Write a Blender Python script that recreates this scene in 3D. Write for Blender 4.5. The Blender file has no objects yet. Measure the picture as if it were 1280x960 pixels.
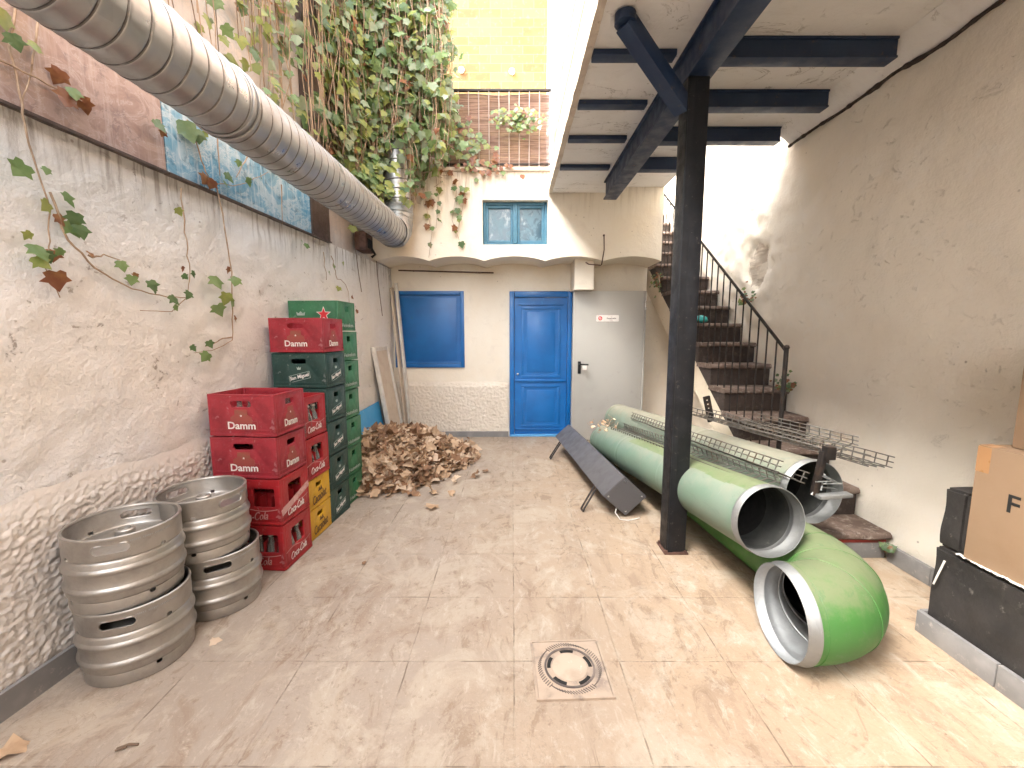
import bpy, bmesh, math, random
from mathutils import Vector, Matrix, Euler, noise
from math import radians as R, sin, cos, pi
random.seed(7)
sc = bpy.context.scene
COL = sc.collection
CAM_H, PITCH, F = 1.42, R(6.91), 520.0

# ------------------------------------------------------------------ measuring helpers
def ray(px, py):
    x = (px-640)/F; u = -(py-480)/F
    return Vector((x, cos(PITCH)+u*sin(PITCH), -sin(PITCH)+u*cos(PITCH)))
def at_Y(px, py, Y):
    d = ray(px, py); return Vector((0, 0, CAM_H))+d*(Y/d.y)
def at_X(px, py, X):
    d = ray(px, py); return Vector((0, 0, CAM_H))+d*(X/d.x)
def at_Z(px, py, z=0):
    d = ray(px, py); return Vector((0, 0, CAM_H))+d*((z-CAM_H)/d.z)
def wallX(Y): return -1.92+(Y-1.40)*0.0724
def at_L(px, py, off=0.0):
    d = ray(px, py); t = (-1.92-1.40*0.0724+off)/(d.x-0.0724*d.y)
    return Vector((0, 0, CAM_H))+d*t

# ------------------------------------------------------------------ materials
class N:
    def __init__(s, name):
        s.m = bpy.data.materials.new(name); s.m.use_nodes = True
        s.t = s.m.node_tree; s.n = s.t.nodes; s.l = s.t.links
        s.b = s.n['Principled BSDF']; s._p = None; s._o = None
    def add(s, typ, **kw):
        n = s.n.new(typ)
        for k, v in kw.items(): setattr(n, k, v)
        return n
    def inp(s, sock, v):
        if hasattr(v, 'is_linked') or isinstance(v, bpy.types.NodeSocket): s.l.new(v, sock)
        elif v is not None:
            if isinstance(v, (tuple, list)) and len(v) == 3 and sock.type == 'RGBA': v = (*v, 1)
            sock.default_value = v
    def pos(s):
        if not s._p: s._p = s.add('ShaderNodeNewGeometry').outputs['Position']
        return s._p
    def obj(s):
        if not s._o: s._o = s.add('ShaderNodeTexCoord').outputs['Object']
        return s._o
    def map(s, vec, loc=(0,0,0), rot=(0,0,0), scale=(1,1,1)):
        n = s.add('ShaderNodeMapping'); s.inp(n.inputs[0], vec)
        n.inputs[1].default_value = loc; n.inputs[2].default_value = rot; n.inputs[3].default_value = scale
        return n.outputs[0]
    def noise(s, vec, scale, detail=5, rough=.55, dist=0.0):
        n = s.add('ShaderNodeTexNoise'); s.inp(n.inputs['Vector'], vec)
        n.inputs['Scale'].default_value = scale; n.inputs['Detail'].default_value = detail
        n.inputs['Roughness'].default_value = rough; n.inputs['Distortion'].default_value = dist
        return n.outputs['Fac']
    def voro(s, vec, scale, feat='F1', out='Distance'):
        n = s.add('ShaderNodeTexVoronoi', feature=feat); s.inp(n.inputs['Vector'], vec)
        n.inputs['Scale'].default_value = scale
        return n.outputs[out]
    def ramp(s, fac, a, b, c0=0.0, c1=1.0):
        n = s.add('ShaderNodeMapRange'); n.interpolation_type = 'SMOOTHSTEP'
        s.inp(n.inputs[0], fac); n.inputs[1].default_value = a; n.inputs[2].default_value = b
        n.inputs[3].default_value = c0; n.inputs[4].default_value = c1
        return n.outputs[0]
    def math(s, op, a, b=None):
        n = s.add('ShaderNodeMath', operation=op); s.inp(n.inputs[0], a)
        if b is not None: s.inp(n.inputs[1], b)
        return n.outputs[0]
    def mul(s, a, b): return s.math('MULTIPLY', a, b)
    def addm(s, a, b): return s.math('ADD', a, b)
    def mix(s, fac, a, b, blend='MIX'):
        n = s.add('ShaderNodeMix', data_type='RGBA', blend_type=blend)
        s.inp(n.inputs[0], fac); s.inp(n.inputs[6], a); s.inp(n.inputs[7], b)
        return n.outputs[2]
    def sep(s, vec):
        n = s.add('ShaderNodeSeparateXYZ'); s.inp(n.inputs[0], vec); return n.outputs
    def bump(s, h, strength=.5, dist=.01, nrm=None):
        n = s.add('ShaderNodeBump'); s.inp(n.inputs['Height'], h)
        n.inputs['Strength'].default_value = strength; n.inputs['Distance'].default_value = dist
        if nrm is not None: s.l.new(nrm, n.inputs['Normal'])
        s.l.new(n.outputs[0], s.b.inputs['Normal']); return n.outputs[0]
    def out(s, col=None, rough=None, metal=None, spec=None):
        s.inp(s.b.inputs['Base Color'], col); s.inp(s.b.inputs['Roughness'], rough)
        s.inp(s.b.inputs['Metallic'], metal)
        if spec is not None: s.b.inputs['Specular IOR Level'].default_value = spec
        return s.m

def mat(name, c, rough=.6, metal=0.0, c2=None, scale=8, lo=.45, hi=.7, bump=None, c3=None, spec=None, world=False, rv=.12):
    m = N(name); v = m.pos() if world else m.obj()
    col = c
    if c2: col = m.mix(m.ramp(m.noise(v, scale), lo, hi), c, c2)
    if c3: col = m.mix(m.ramp(m.noise(v, scale*3.7, 8, .7), .58, .72), col, c3)
    r = m.ramp(m.noise(v, scale*1.9), .3, .7, max(rough-rv, .02), min(rough+rv, 1))
    if bump: m.bump(m.noise(v, bump[0], 6, .6), bump[1], bump[2])
    return m.out(col, r, metal, spec)

M = {}
def mk_floor():
    m = N('floor_tile'); p = m.pos()
    q = m.map(p, loc=(-.012+.46*50, -1.66+.445*50, 0))
    warp = m.add('ShaderNodeVectorMath', operation='ADD'); m.l.new(q, warp.inputs[0])
    nz = m.add('ShaderNodeTexNoise'); m.l.new(p, nz.inputs['Vector']); nz.inputs['Scale'].default_value = 9
    sc_ = m.add('ShaderNodeVectorMath', operation='SCALE'); m.l.new(nz.outputs['Color'], sc_.inputs[0]); sc_.inputs['Scale'].default_value = .006
    m.l.new(sc_.outputs[0], warp.inputs[1])
    br = m.add('ShaderNodeTexBrick'); br.offset = 0; br.squash = 1
    m.l.new(warp.outputs[0], br.inputs['Vector'])
    br.inputs['Scale'].default_value = 1; br.inputs['Mortar Size'].default_value = .0035
    br.inputs['Brick Width'].default_value = .46; br.inputs['Row Height'].default_value = .445
    br.inputs['Mortar Smooth'].default_value = .3
    br.inputs['Color1'].default_value = (.35, .35, .35, 1); br.inputs['Color2'].default_value = (.65, .65, .65, 1); br.inputs['Mortar'].default_value = (.5, .5, .5, 1)
    x, y, z = m.sep(p)
    big = m.noise(p, 1.3, 4, .6)
    base = m.mix(m.ramp(m.addm(x, m.mul(m.math('SUBTRACT', big, .5), 2.2)), -1.1, 1.0), (.36, .31, .265), (.42, .315, .22))
    base = m.mix(m.mul(br.outputs['Color'], .35), base, (.48, .39, .315))
    # trodden-in dirt, mortar smears and dragged marks
    drag = m.map(p, rot=(0, 0, R(33)), scale=(2.3, 1.0, 1))
    st = m.noise(drag, 1.5, 10, .66, 1.5)
    base = m.mix(m.ramp(st, .50, .66, 0, .55), base, (.29, .21, .155))
    drag2 = m.map(p, rot=(0, 0, R(-50)), scale=(2.6, 1.2, 1))
    st2 = m.noise(drag2, 2.1, 11, .70, 2.2)
    base = m.mix(m.ramp(st2, .535, .62, 0, .6), base, (.25, .18, .125))
    pale = m.noise(p, 2.6, 11, .74, .8)
    base = m.mix(m.ramp(pale, .48, .59, 0, .6), base, (.50, .435, .355))
    pale2 = m.noise(m.map(p, loc=(7, 3, 0), rot=(0, 0, R(40)), scale=(2.2, 1, 1)), 6, 12, .80, .7)
    base = m.mix(m.ramp(pale2, .53, .63, 0, .5), base, (.57, .51, .435))
    spk = m.noise(p, 24, 9, .78)
    base = m.mix(m.mul(m.ramp(spk, .53, .66, 0, .65), m.ramp(m.noise(p, 1.9, 5, .6), .42, .60)), base, (.20, .135, .095))
    base = m.mix(m.ramp(m.noise(p, 75, 4, .65), .56, .74, 0, .4), base, (.60, .53, .46))
    spots = m.voro(p, 9); base = m.mix(m.mul(m.ramp(spots, .02, .045, .8, 0), m.ramp(m.noise(p, 3.1, 3), .52, .58)), base, (.10, .065, .045))
    crack = m.noise(m.map(p, rot=(0,0,R(20))), 5.5, 9, .65, 2.2)
    vein = m.ramp(m.math('ABSOLUTE', m.math('SUBTRACT', crack, .5)), 0, .010, .5, 0)
    base = m.mix(m.mul(vein, m.ramp(big, .42, .6)), base, (.22, .16, .12))
    gm = m.mul(br.outputs['Fac'], m.ramp(m.noise(p, 4.2, 6, .7), .47, .60, .0, .85))
    base = m.mix(m.mul(gm, .85), base, (.17, .125, .09))
    # grime gathering along the wall feet and cement wash round the drain
    h = m.addm(m.addm(m.mul(st, .5), m.mul(pale, .5)), m.addm(m.mul(spk, .2), m.mul(br.outputs['Fac'], -.4)))
    m.bump(h, .7, .018)
    base = m.mix(1.0, base, (.83, .81, .78), 'MULTIPLY')
    return m.out(base, m.ramp(pale, .35, .7, .62, .85), 0, .35)
M['floor'] = mk_floor()

def plaster(name, c, c2, c3, chip=None, crack=None, drip=None, bumpd=.02, spots=True, big=1.1, patch=None):
    m = N(name); p = m.pos(); x, y, z = m.sep(p)
    a = m.noise(p, big, 5, .6, .4); b = m.noise(p, 5.5, 8, .66, .5)
    col = m.mix(m.ramp(a, .38, .66), c, c2)
    col = m.mix(m.ramp(b, .52, .72, 0, .7), col, c3)
    fine = m.noise(p, 46, 6, .7)
    h = m.addm(m.addm(m.mul(m.noise(p, 7, 6, .6), .8), m.mul(fine, .34)), m.mul(a, .6))
    if chip:
        n1 = m.noise(m.map(p, scale=(1, 1, 1.5)), 9, 10, .76, .7)
        n2 = m.noise(p, 1.6, 3, .5)
        k = m.mul(m.ramp(n1, .60, .63), m.ramp(n2, .46, .56))
        col = m.mix(m.mul(k, chip[1]), col, chip[0])
        h = m.addm(h, m.mul(k, -.8))
    if crack:
        cn = m.noise(m.map(p, scale=(.35, 1, 1)), 3.2, 7, .6, .8)
        k3 = m.mul(m.ramp(m.math('ABSOLUTE', m.math('SUBTRACT', cn, .5)), 0, .006, 1, 0), m.ramp(m.noise(p, 2.1, 3), .46, .56))
        col = m.mix(m.mul(k3, .55), col, crack); h = m.addm(h, m.mul(k3, -.6))
        col = m.mix(m.ramp(m.noise(m.map(p, scale=(.5, 1.4, 1)), 2.6, 8, .7), .5, .7, 0, .35), col, (.54, .51, .48))
    if spots:
        v = m.voro(p, 13); k2 = m.mul(m.ramp(v, .05, .12, 1, 0), m.ramp(m.noise(p, 2.3, 3), .53, .6))
        col = m.mix(m.mul(k2, .55), col, (.2, .15, .11))
    if drip:
        s1 = m.noise(m.map(p, scale=(9, 9, .55)), 3.2, 6, .62)
        g = m.ramp(z, drip[0], drip[1])
        col = m.mix(m.mul(m.mul(m.ramp(s1, .47, .66), g), drip[3]), col, drip[2])
    if patch:   # bare masonry where the render has fallen off
        d = m.add('ShaderNodeVectorMath', operation='DISTANCE'); m.l.new(m.map(p, scale=(.2, 1, .8)), d.inputs[0])
        d.inputs[1].default_value = (patch[0]*.2, patch[1], patch[2]*.8)
        k = m.ramp(m.addm(d.outputs['Value'], m.mul(m.math('SUBTRACT', b, .5), .25)), patch[3]*.82, patch[3], 1, 0)
        col = m.mix(m.mul(k, .8), col, m.mix(m.ramp(m.noise(m.map(p, scale=(1, .5, 3)), 9, 5), .42, .6), (.36, .30, .24), (.60, .53, .44)))
    m.bump(h, .6, bumpd)
    return m.out(col, .88, 0, .2)
M['wall_l'] = plaster('white_plaster', (.745, .745, .75), (.72, .70, .67), (.64, .64, .64), chip=((.34, .31, .28), .8), drip=(1.95, 2.32, (.16, .12, .09), .75), bumpd=.06)
M['stucco'] = plaster('rough_stucco', (.68, .655, .63), (.72, .685, .645), (.60, .57, .54), bumpd=.016, spots=False)
M['stucco_b'] = plaster('rough_stucco_cream', (.73, .67, .585), (.68, .61, .52), (.62, .55, .46), bumpd=.02, spots=False)
M['wall_b'] = plaster('cream_plaster', (.77, .72, .63), (.74, .67, .56), (.68, .62, .54), bumpd=.012, drip=(2.6, 3.35, (.40, .33, .25), .5))
M['wall_r'] = plaster('beige_plaster', (.80, .745, .65), (.755, .69, .59), (.79, .75, .68), chip=((.60, .55, .48), .22), bumpd=.018, patch=(2.4, 4.2, 2.08, .17))
M['slab'] = plaster('whitewashed_concrete', (.80, .80, .80), (.77, .765, .76), (.73, .72, .71), chip=((.35, .32, .29), .4), bumpd=.014, big=1.7, crack=(.16, .13, .11))
M['cheek'] = plaster('stair_plaster', (.66, .58, .46), (.60, .51, .39), (.5, .43, .34), bumpd=.012)

def mk_panel(name, cols, kind):
    m = N(name); p = m.pos()
    n1 = m.noise(m.map(p, scale=(1, 1.3, 2.2), rot=(R(25), 0, 0)), 4.2, 9, .68, 1.4)
    n2 = m.noise(p, 14, 8, .7, .8); n3 = m.noise(p, 1.4, 3, .5)
    col = m.mix(m.ramp(n1, .36, .64), cols[0], cols[1])
    col = m.mix(m.ramp(n2, .5, .68, 0, .8), col, cols[2])
    col = m.mix(m.ramp(n3, .45, .62, 0, .8), col, cols[3])
    vein = m.ramp(m.math('ABSOLUTE', m.math('SUBTRACT', n1, .52)), 0, .02, .7, 0)
    col = m.mix(vein, col, cols[4])
    z = m.sep(p)[2]
    s1 = m.noise(m.map(p, scale=(14, 14, .8)), 2.5, 5, .6)
    col = m.mix(m.mul(m.ramp(s1, .5, .66), .5), col, cols[4])
    m.bump(n2, .3, .006)
    return m.out(col, m.ramp(n2, .3, .7, .3, .55), 0, .5)
M['pan_pink'] = mk_panel('pink_paint', [(.27, .185, .165), (.36, .27, .245), (.19, .14, .14), (.34, .25, .18), (.44, .37, .35)], 0)
M['pan_blue'] = mk_panel('blue_paint', [(.12, .30, .44), (.36, .48, .55), (.035, .10, .15), (.03, .22, .40), (.55, .62, .66)], 1)
M['pan_dark'] = mk_panel('dark_boards', [(.045, .03, .026), (.075, .05, .045), (.03, .02, .02), (.06, .04, .03), (.1, .07, .06)], 2)
M['wall_lu'] = mk_panel('weathered_mural', [(.50, .53, .56), (.58, .54, .51), (.40, .46, .52), (.50, .42, .37), (.38, .36, .36)], 0)

M['skirt'] = mat('grey_skirting', (.20, .195, .195), .6, c2=(.26, .25, .245), scale=6, c3=(.36, .33, .30), bump=(25, .2, .004), world=True)
M['black'] = mat('black_steel_paint', (.006, .0065, .0085), .52, .0, c2=(.012, .013, .016), scale=7, c3=(.085, .07, .062), bump=(30, .25, .004), world=True, spec=.35)
M['navy'] = mat('navy_steel_paint', (.010, .026, .068), .5, c2=(.014, .034, .08), scale=6, c3=(.075, .06, .055), bump=(24, .3, .004), world=True)
M['blackblock'] = mat('black_wall_paint', (.020, .018, .017), .7, c2=(.032, .028, .026), scale=5, c3=(.17, .155, .14), lo=.4, hi=.62, bump=(16, .6, .012), world=True)

def mk_galv(name, c=(.55, .54, .53), rough=.34, spangle=18):
    m = N(name); v = m.obj()
    sp = m.add('ShaderNodeTexVoronoi'); m.l.new(v, sp.inputs['Vector']); sp.inputs['Scale'].default_value = spangle
    g = m.add('ShaderNodeRGBToBW'); m.l.new(sp.outputs['Color'], g.inputs[0])
    n1 = m.noise(v, 5, 6, .65)
    col = m.mix(m.mul(g.outputs[0], .35), c, tuple(x*.72 for x in c))
    col = m.mix(m.ramp(n1, .5, .72, 0, .35), col, (.34, .31, .28))
    m.bump(m.addm(m.mul(m.noise(v, 9, 4), 1.0), m.mul(n1, .4)), .12, .012)
    return m.out(col, m.addm(m.mul(g.outputs[0], .12), m.ramp(n1, .3, .7, rough-.06, rough+.2)), .92)
M['galv'] = mk_galv('galvanised_sheet', (.44, .44, .44), .27)
M['seam_shade'] = mat('shaded_lock_seam', (.16, .15, .14), .5, .8, c2=(.26, .25, .24), scale=20)  # shade of the seam groove put into the colour
def mk_steel():
    m = N('keg_steel'); v = m.obj()
    n1 = m.noise(v, 7, 7, .68); n2 = m.noise(m.map(v, scale=(1, 1, 9)), 9, 5, .6); n3 = m.noise(v, 40, 4, .7)
    col = m.mix(m.ramp(n1, .4, .7), (.46, .445, .42), (.38, .36, .335))
    col = m.mix(m.ramp(n3, .6, .75, 0, .4), col, (.25, .22, .19))
    m.bump(m.addm(m.mul(n2, .4), m.mul(n1, .5)), .16, .006)
    return m.out(col, m.ramp(m.addm(m.mul(n1, .6), m.mul(n3, .4)), .35, .65, .34, .52), .9)
M['steel'] = mk_steel()
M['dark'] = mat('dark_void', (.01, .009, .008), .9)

def plastic(name, c, rough=.42):
    m = N(name); v = m.obj()
    n1 = m.noise(v, 6, 6, .65); n2 = m.noise(v, 36, 6, .7)
    d = tuple(x*.72 for x in c); g = tuple(min(1, x*.8+.07) for x in c)
    col = m.mix(m.ramp(n1, .42, .66), c, d)
    col = m.mix(m.ramp(n2, .54, .70, 0, .5), col, g)
    scr = m.noise(m.map(v, rot=(R(20), R(35), 0), scale=(1, 14, 1)), 16, 3, .6)
    col = m.mix(m.ramp(scr, .62, .68, 0, .6), col, tuple(min(1, x*.7+.16) for x in c))
    m.bump(n2, .08, .003)
    return m.out(col, m.ramp(n1, .3, .7, rough-.08, rough+.15), 0, .45)
M['red'] = plastic('red_crate_plastic', (.30, .024, .036))
M['cola_red'] = plastic('bright_red_crate_plastic', (.325, .016, .021))
M['yellow'] = plastic('yellow_crate_plastic', (.62, .36, .028))
M['dgreen'] = plastic('dark_green_crate_plastic', (.018, .055, .047))
M['green'] = plastic('green_crate_plastic', (.035, .16, .075))
M['white_ink'] = mat('white_print', (.72, .69, .66), .5, c2=(.6, .55, .52), scale=30)
M['brown_ink'] = mat('brown_print', (.10, .05, .02), .5)
M['pale_ink'] = mat('faded_print', (.35, .42, .38), .5, c2=(.25, .32, .28), scale=30)
M['red_ink'] = mat('red_print', (.55, .02, .03), .5)
M['black_ink'] = mat('black_print', (.02, .02, .02), .6)
M['tape'] = mat('clear_tape', (.50, .28, .27), .25)
M['emb'] = mat('dark_label', (.27, .055, .045), .45, c2=(.22, .08, .05), scale=25)
M['blue'] = mat('blue_gloss_paint', (.003, .135, .43), .4, c2=(.003, .115, .37), scale=3, lo=.4, hi=.65, c3=(.012, .17, .46), bump=(22, .25, .005), world=True)
def mk_bluep():
    m = N('blue_shutter_paint'); p = m.pos()
    col = m.mix(m.ramp(m.noise(p, 3, 5), .4, .65), (.003, .115, .37), (.003, .095, .31))
    col = m.mix(m.ramp(m.noise(p, 4.3, 3, .5), .63, .69, 0, .6), col, (.015, .10, .16))
    m.bump(m.noise(p, 16, 5), .15, .004); return m.out(col, .4)
M['blue_s'] = mk_bluep()
M['blue_lt'] = mat('worn_blue_edge', (.10, .33, .62), .5)
M['oldblue'] = mat('old_blue_frame', (.05, .16, .24), .6, c2=(.07, .20, .28), scale=14, c3=(.2, .26, .28), world=True)
def mk_pane():
    m = N('dirty_blue_glass'); p = m.pos()
    n1 = m.noise(p, 7, 7, .7, .8)
    col = m.mix(m.ramp(n1, .42, .6), (.035, .085, .12), (.10, .19, .24))
    col = m.mix(m.ramp(m.noise(m.map(p, scale=(1, 1, .6)), 9, 6, .65, .5), .57, .66, 0, .8), col, (.36, .42, .45))
    return m.out(col, m.ramp(n1, .4, .6, .12, .4), 0, .5)
M['pane'] = mk_pane()
M['greydoor'] = mat('grey_door_paint', (.37, .36, .335), .45, c2=(.34, .33, .305), scale=1.6, world=True, c3=(.31, .295, .27))
M['cardboard'] = mat('cardboard', (.30, .20, .125), .8, c2=(.27, .175, .105), scale=3, c3=(.34, .24, .16), bump=(60, .1, .002))
M['boxtape'] = mat('parcel_tape', (.40, .22, .105), .35)
M['boxblack'] = mat('charcoal_sheet_metal', (.085, .082, .086), .42, .0, c2=(.095, .092, .094), scale=5, c3=(.07, .068, .066))
M['screw'] = mat('bright_screw', (.6, .6, .6), .3, 1)

def mk_pipe(name, ca, cb, cdirt, w):
    m = N(name); v = m.pos()
    n1 = m.noise(v, 2.2, 6, .62, .6); n2 = m.noise(v, 13, 8, .7); nz = m.sep(m.add('ShaderNodeNewGeometry').outputs['Normal'])[2]
    col = m.mix(m.ramp(n1, .40, .62), ca, cb)
    dust = m.mul(m.ramp(m.addm(nz, m.mul(m.math('SUBTRACT', n2, .5), 1.2)), .35, .95), w)
    col = m.mix(dust, col, cdirt)
    col = m.mix(m.ramp(m.noise(m.map(v, scale=(1, .25, 1)), 19, 9, .75, 1.0), .56, .64, 0, .6), col, tuple(x*.55+.05 for x in ca))
    scr = m.noise(m.map(v, rot=(0, 0, R(50)), scale=(1, 9, 1)), 11, 6, .7); col = m.mix(m.ramp(scr, .64, .70, 0, .6), col, tuple(x*.7+.16 for x in ca))
    col = m.mix(m.ramp(n2, .54, .70, 0, .6), col, tuple(.5*(a+b) for a, b in zip(ca, cdirt)))
    m.bump(m.addm(m.mul(n2, .3), n1), .12, .01)
    return m.out(col, m.ramp(n1, .3, .7, .38, .6), 0, .45)
M['pgreen'] = mk_pipe('pale_green_pipe_paint', (.125, .195, .143), (.155, .21, .163), (.235, .228, .18), .55)
M['pgreen2'] = mk_pipe('dusty_green_pipe_paint', (.14, .182, .14), (.16, .182, .14), (.23, .208, .16), .75)
M['bgreen'] = mk_pipe('bright_green_pipe_paint', (.042, .175, .028), (.046, .15, .034), (.165, .18, .105), .85)
M['zinc'] = mk_galv('zinc_collar', (.33, .34, .34), .5, 30)
M['zinc_shaded'] = mat('shaded_zinc', (.045, .047, .045), .6, .2, c2=(.07, .07, .065), scale=6, c3=(.12, .115, .10), world=True)  # zinc darkened in colour for the shade inside the pipes
M['zinc_in'] = mk_galv('zinc_lining', (.48, .50, .51), .55, 26)
M['wire'] = mat('galvanised_wire', (.16, .15, .135), .5, .7, c2=(.16, .12, .09), scale=12)
M['iron'] = mat('dark_iron', (.014, .011, .010), .6, .2, c2=(.05, .03, .02), scale=14, world=True)
M['rail_lt'] = mat('grey_railing', (.36, .31, .29), .6, world=True)
def mk_reed():
    m = N('reed_screen'); p = m.pos()
    n = m.noise(m.map(p, scale=(1.2, 1, 30)), 3, 5, .6)
    col = m.mix(m.ramp(n, .35, .65), (.17, .105, .085), (.36, .25, .20))
    return m.out(col, .8)
M['reed'] = mk_reed()
def mk_brick():
    m = N('yellow_brick'); p = m.pos()
    q = m.map(p, rot=(R(-90), 0, 0))
    br = m.add('ShaderNodeTexBrick'); m.l.new(q, br.inputs['Vector']); br.inputs['Scale'].default_value = 1
    br.inputs['Brick Width'].default_value = .43; br.inputs['Row Height'].default_value = .165; br.inputs['Mortar Size'].default_value = .008
    br.inputs['Color1'].default_value = (.21, .138, .042, 1); br.inputs['Color2'].default_value = (.135, .057, .018, 1); br.inputs['Mortar'].default_value = (.22, .155, .06, 1)
    br.inputs['Bias'].default_value = -.1
    col = m.mix(m.ramp(m.noise(p, 1.6, 6, .7), .48, .66, 0, .5), br.outputs['Color'], (.21, .147, .046))
    col = m.mix(m.ramp(m.noise(p, 11, 4), .55, .7, 0, .4), col, (.5, .3, .1))
    return m.out(col, .85)
M['brick'] = mk_brick()
M['boards'] = mat('weathered_board', (.50, .36, .26), .75, c2=(.42, .29, .2), scale=5, c3=(.58, .46, .37), bump=(20, .3, .006), world=True)
M['fascia'] = mat('pale_fascia', (.62, .55, .46), .8, c2=(.5, .42, .35), scale=6, c3=(.3, .25, .2), world=True, bump=(14, .5, .01))
def mk_tread(name, c, c2, edge):
    m = N(name); p = m.pos()
    n1 = m.noise(p, 9, 8, .7, .4)
    col = m.mix(m.ramp(n1, .40, .66), c, c2)
    col = m.mix(m.ramp(m.noise(p, 22, 6, .7), .52, .68, 0, .8), col, edge)
    m.bump(n1, .6, .015); return m.out(col, .8)
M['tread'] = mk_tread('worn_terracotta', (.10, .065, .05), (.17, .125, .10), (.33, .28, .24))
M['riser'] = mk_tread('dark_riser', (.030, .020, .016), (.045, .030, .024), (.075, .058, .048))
M['redpaint'] = mat('red_step_paint', (.28, .03, .02), .6, c2=(.15, .05, .035), scale=10, c3=(.2, .13, .1))
M['skyblue'] = mat('light_blue_board', (.06, .36, .72), .5, c2=(.08, .40, .74), scale=4, c3=(.2, .48, .75))
M['pvc'] = mat('white_frame_paint', (.66, .64, .60), .45, c2=(.55, .52, .48), scale=9)
M['plank'] = mat('pale_plank', (.60, .52, .43), .7, c2=(.52, .43, .34), scale=7, bump=(18, .2, .004))
M['castiron'] = mat('dusty_cast_iron', (.40, .31, .235), .75, .1, c2=(.24, .19, .155), scale=12, c3=(.44, .37, .31), bump=(40, .3, .004))
M['castdark'] = mat('worn_cast_iron', (.10, .08, .072), .6, .3, c2=(.2, .16, .14), scale=14)
M['paver'] = mat('drain_infill', (.42, .34, .26), .8, c2=(.36, .28, .21), scale=9, c3=(.5, .43, .36))
M['teal'] = mat('turquoise_plastic', (.03, .40, .38), .4)
M['rust'] = mat('rusty_iron', (.10, .05, .035), .7, .2, c2=(.05, .025, .02), scale=18)
def glass(name, c):
    m = N(name); m.b.inputs['Transmission Weight'].default_value = .85; m.b.inputs['IOR'].default_value = 1.45
    return m.out(c, .06)
M['glass'] = glass('bottle_glass', (.75, .8, .78)); M['capmetal'] = mat('bottle_cap', (.6, .58, .55), .35, .8)

def leafmat(name, c, c2, trans=.45, rough=.36):
    m = N(name); p = m.pos()
    col = m.mix(m.ramp(m.noise(p, 14, 4, .6), .38, .64), c, c2)
    m.out(col, rough)
    tr = m.add('ShaderNodeBsdfTranslucent'); m.l.new(col, tr.inputs[0])
    mx = m.add('ShaderNodeMixShader'); mx.inputs[0].default_value = trans
    m.l.new(m.b.outputs[0], mx.inputs[1]); m.l.new(tr.outputs[0], mx.inputs[2])
    o = [n for n in m.n if n.type == 'OUTPUT_MATERIAL'][0]; m.l.new(mx.outputs[0], o.inputs[0])
    return m.m
M['lf'] = [leafmat('ivy_green', (.15, .24, .085), (.20, .29, .12)), leafmat('ivy_dark_green', (.08, .155, .06), (.12, .19, .08)),
           leafmat('ivy_yellow_green', (.31, .34, .10), (.23, .29, .085)), leafmat('ivy_red_brown', (.22, .085, .045), (.30, .15, .06)),
           leafmat('ivy_grey_green', (.23, .30, .18), (.28, .33, .21))]
M['dry'] = [leafmat('dry_leaf_tan', (.52, .365, .235), (.43, .285, .175), .15, .75), leafmat('dry_leaf_brown', (.29, .165, .09), (.21, .115, .065), .15, .75),
            leafmat('dry_leaf_pale', (.60, .465, .34), (.52, .38, .26), .15, .75)]
M['stem'] = mat('vine_stem', (.13, .085, .055), .8, c2=(.2, .14, .1), scale=20)
M['drystem'] = mat('dry_vine_stem', (.30, .21, .14), .8, c2=(.4, .3, .21), scale=20)

# ------------------------------------------------------------------ mesh helpers
def finish_mesh(me, m, angle=35):
    ms = m if isinstance(m, list) else [m]
    for x in ms: me.materials.append(x)
    me.shade_smooth(); me.set_sharp_from_angle(angle=R(angle))
def link(name, me, parent=None, loc=None):
    me.name = name
    o = bpy.data.objects.new(name, me); COL.objects.link(o)
    if parent: o.parent = parent
    if loc is not None: o.location = loc
    return o
def tag(o, label=None, cat=None, group=None, kind=None):
    if label: o['label'] = label
    if cat: o['category'] = cat
    if group: o['group'] = group
    if kind: o['kind'] = kind
    return o
def thing(name, label, cat, loc=(0, 0, 0), rz=0, group=None):
    o = bpy.data.objects.new(name, None); COL.objects.link(o); o.empty_display_size = .1
    o.location = loc; o.rotation_euler = (0, 0, rz)
    return tag(o, label, cat, group)
def kids(o): return [c for c in bpy.data.objects if c.parent == o]
def dup(o, parent=None):
    c = o.copy(); COL.objects.link(c)
    if parent: c.parent = parent
    for ch in kids(o): dup(ch, c)
    return c

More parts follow.
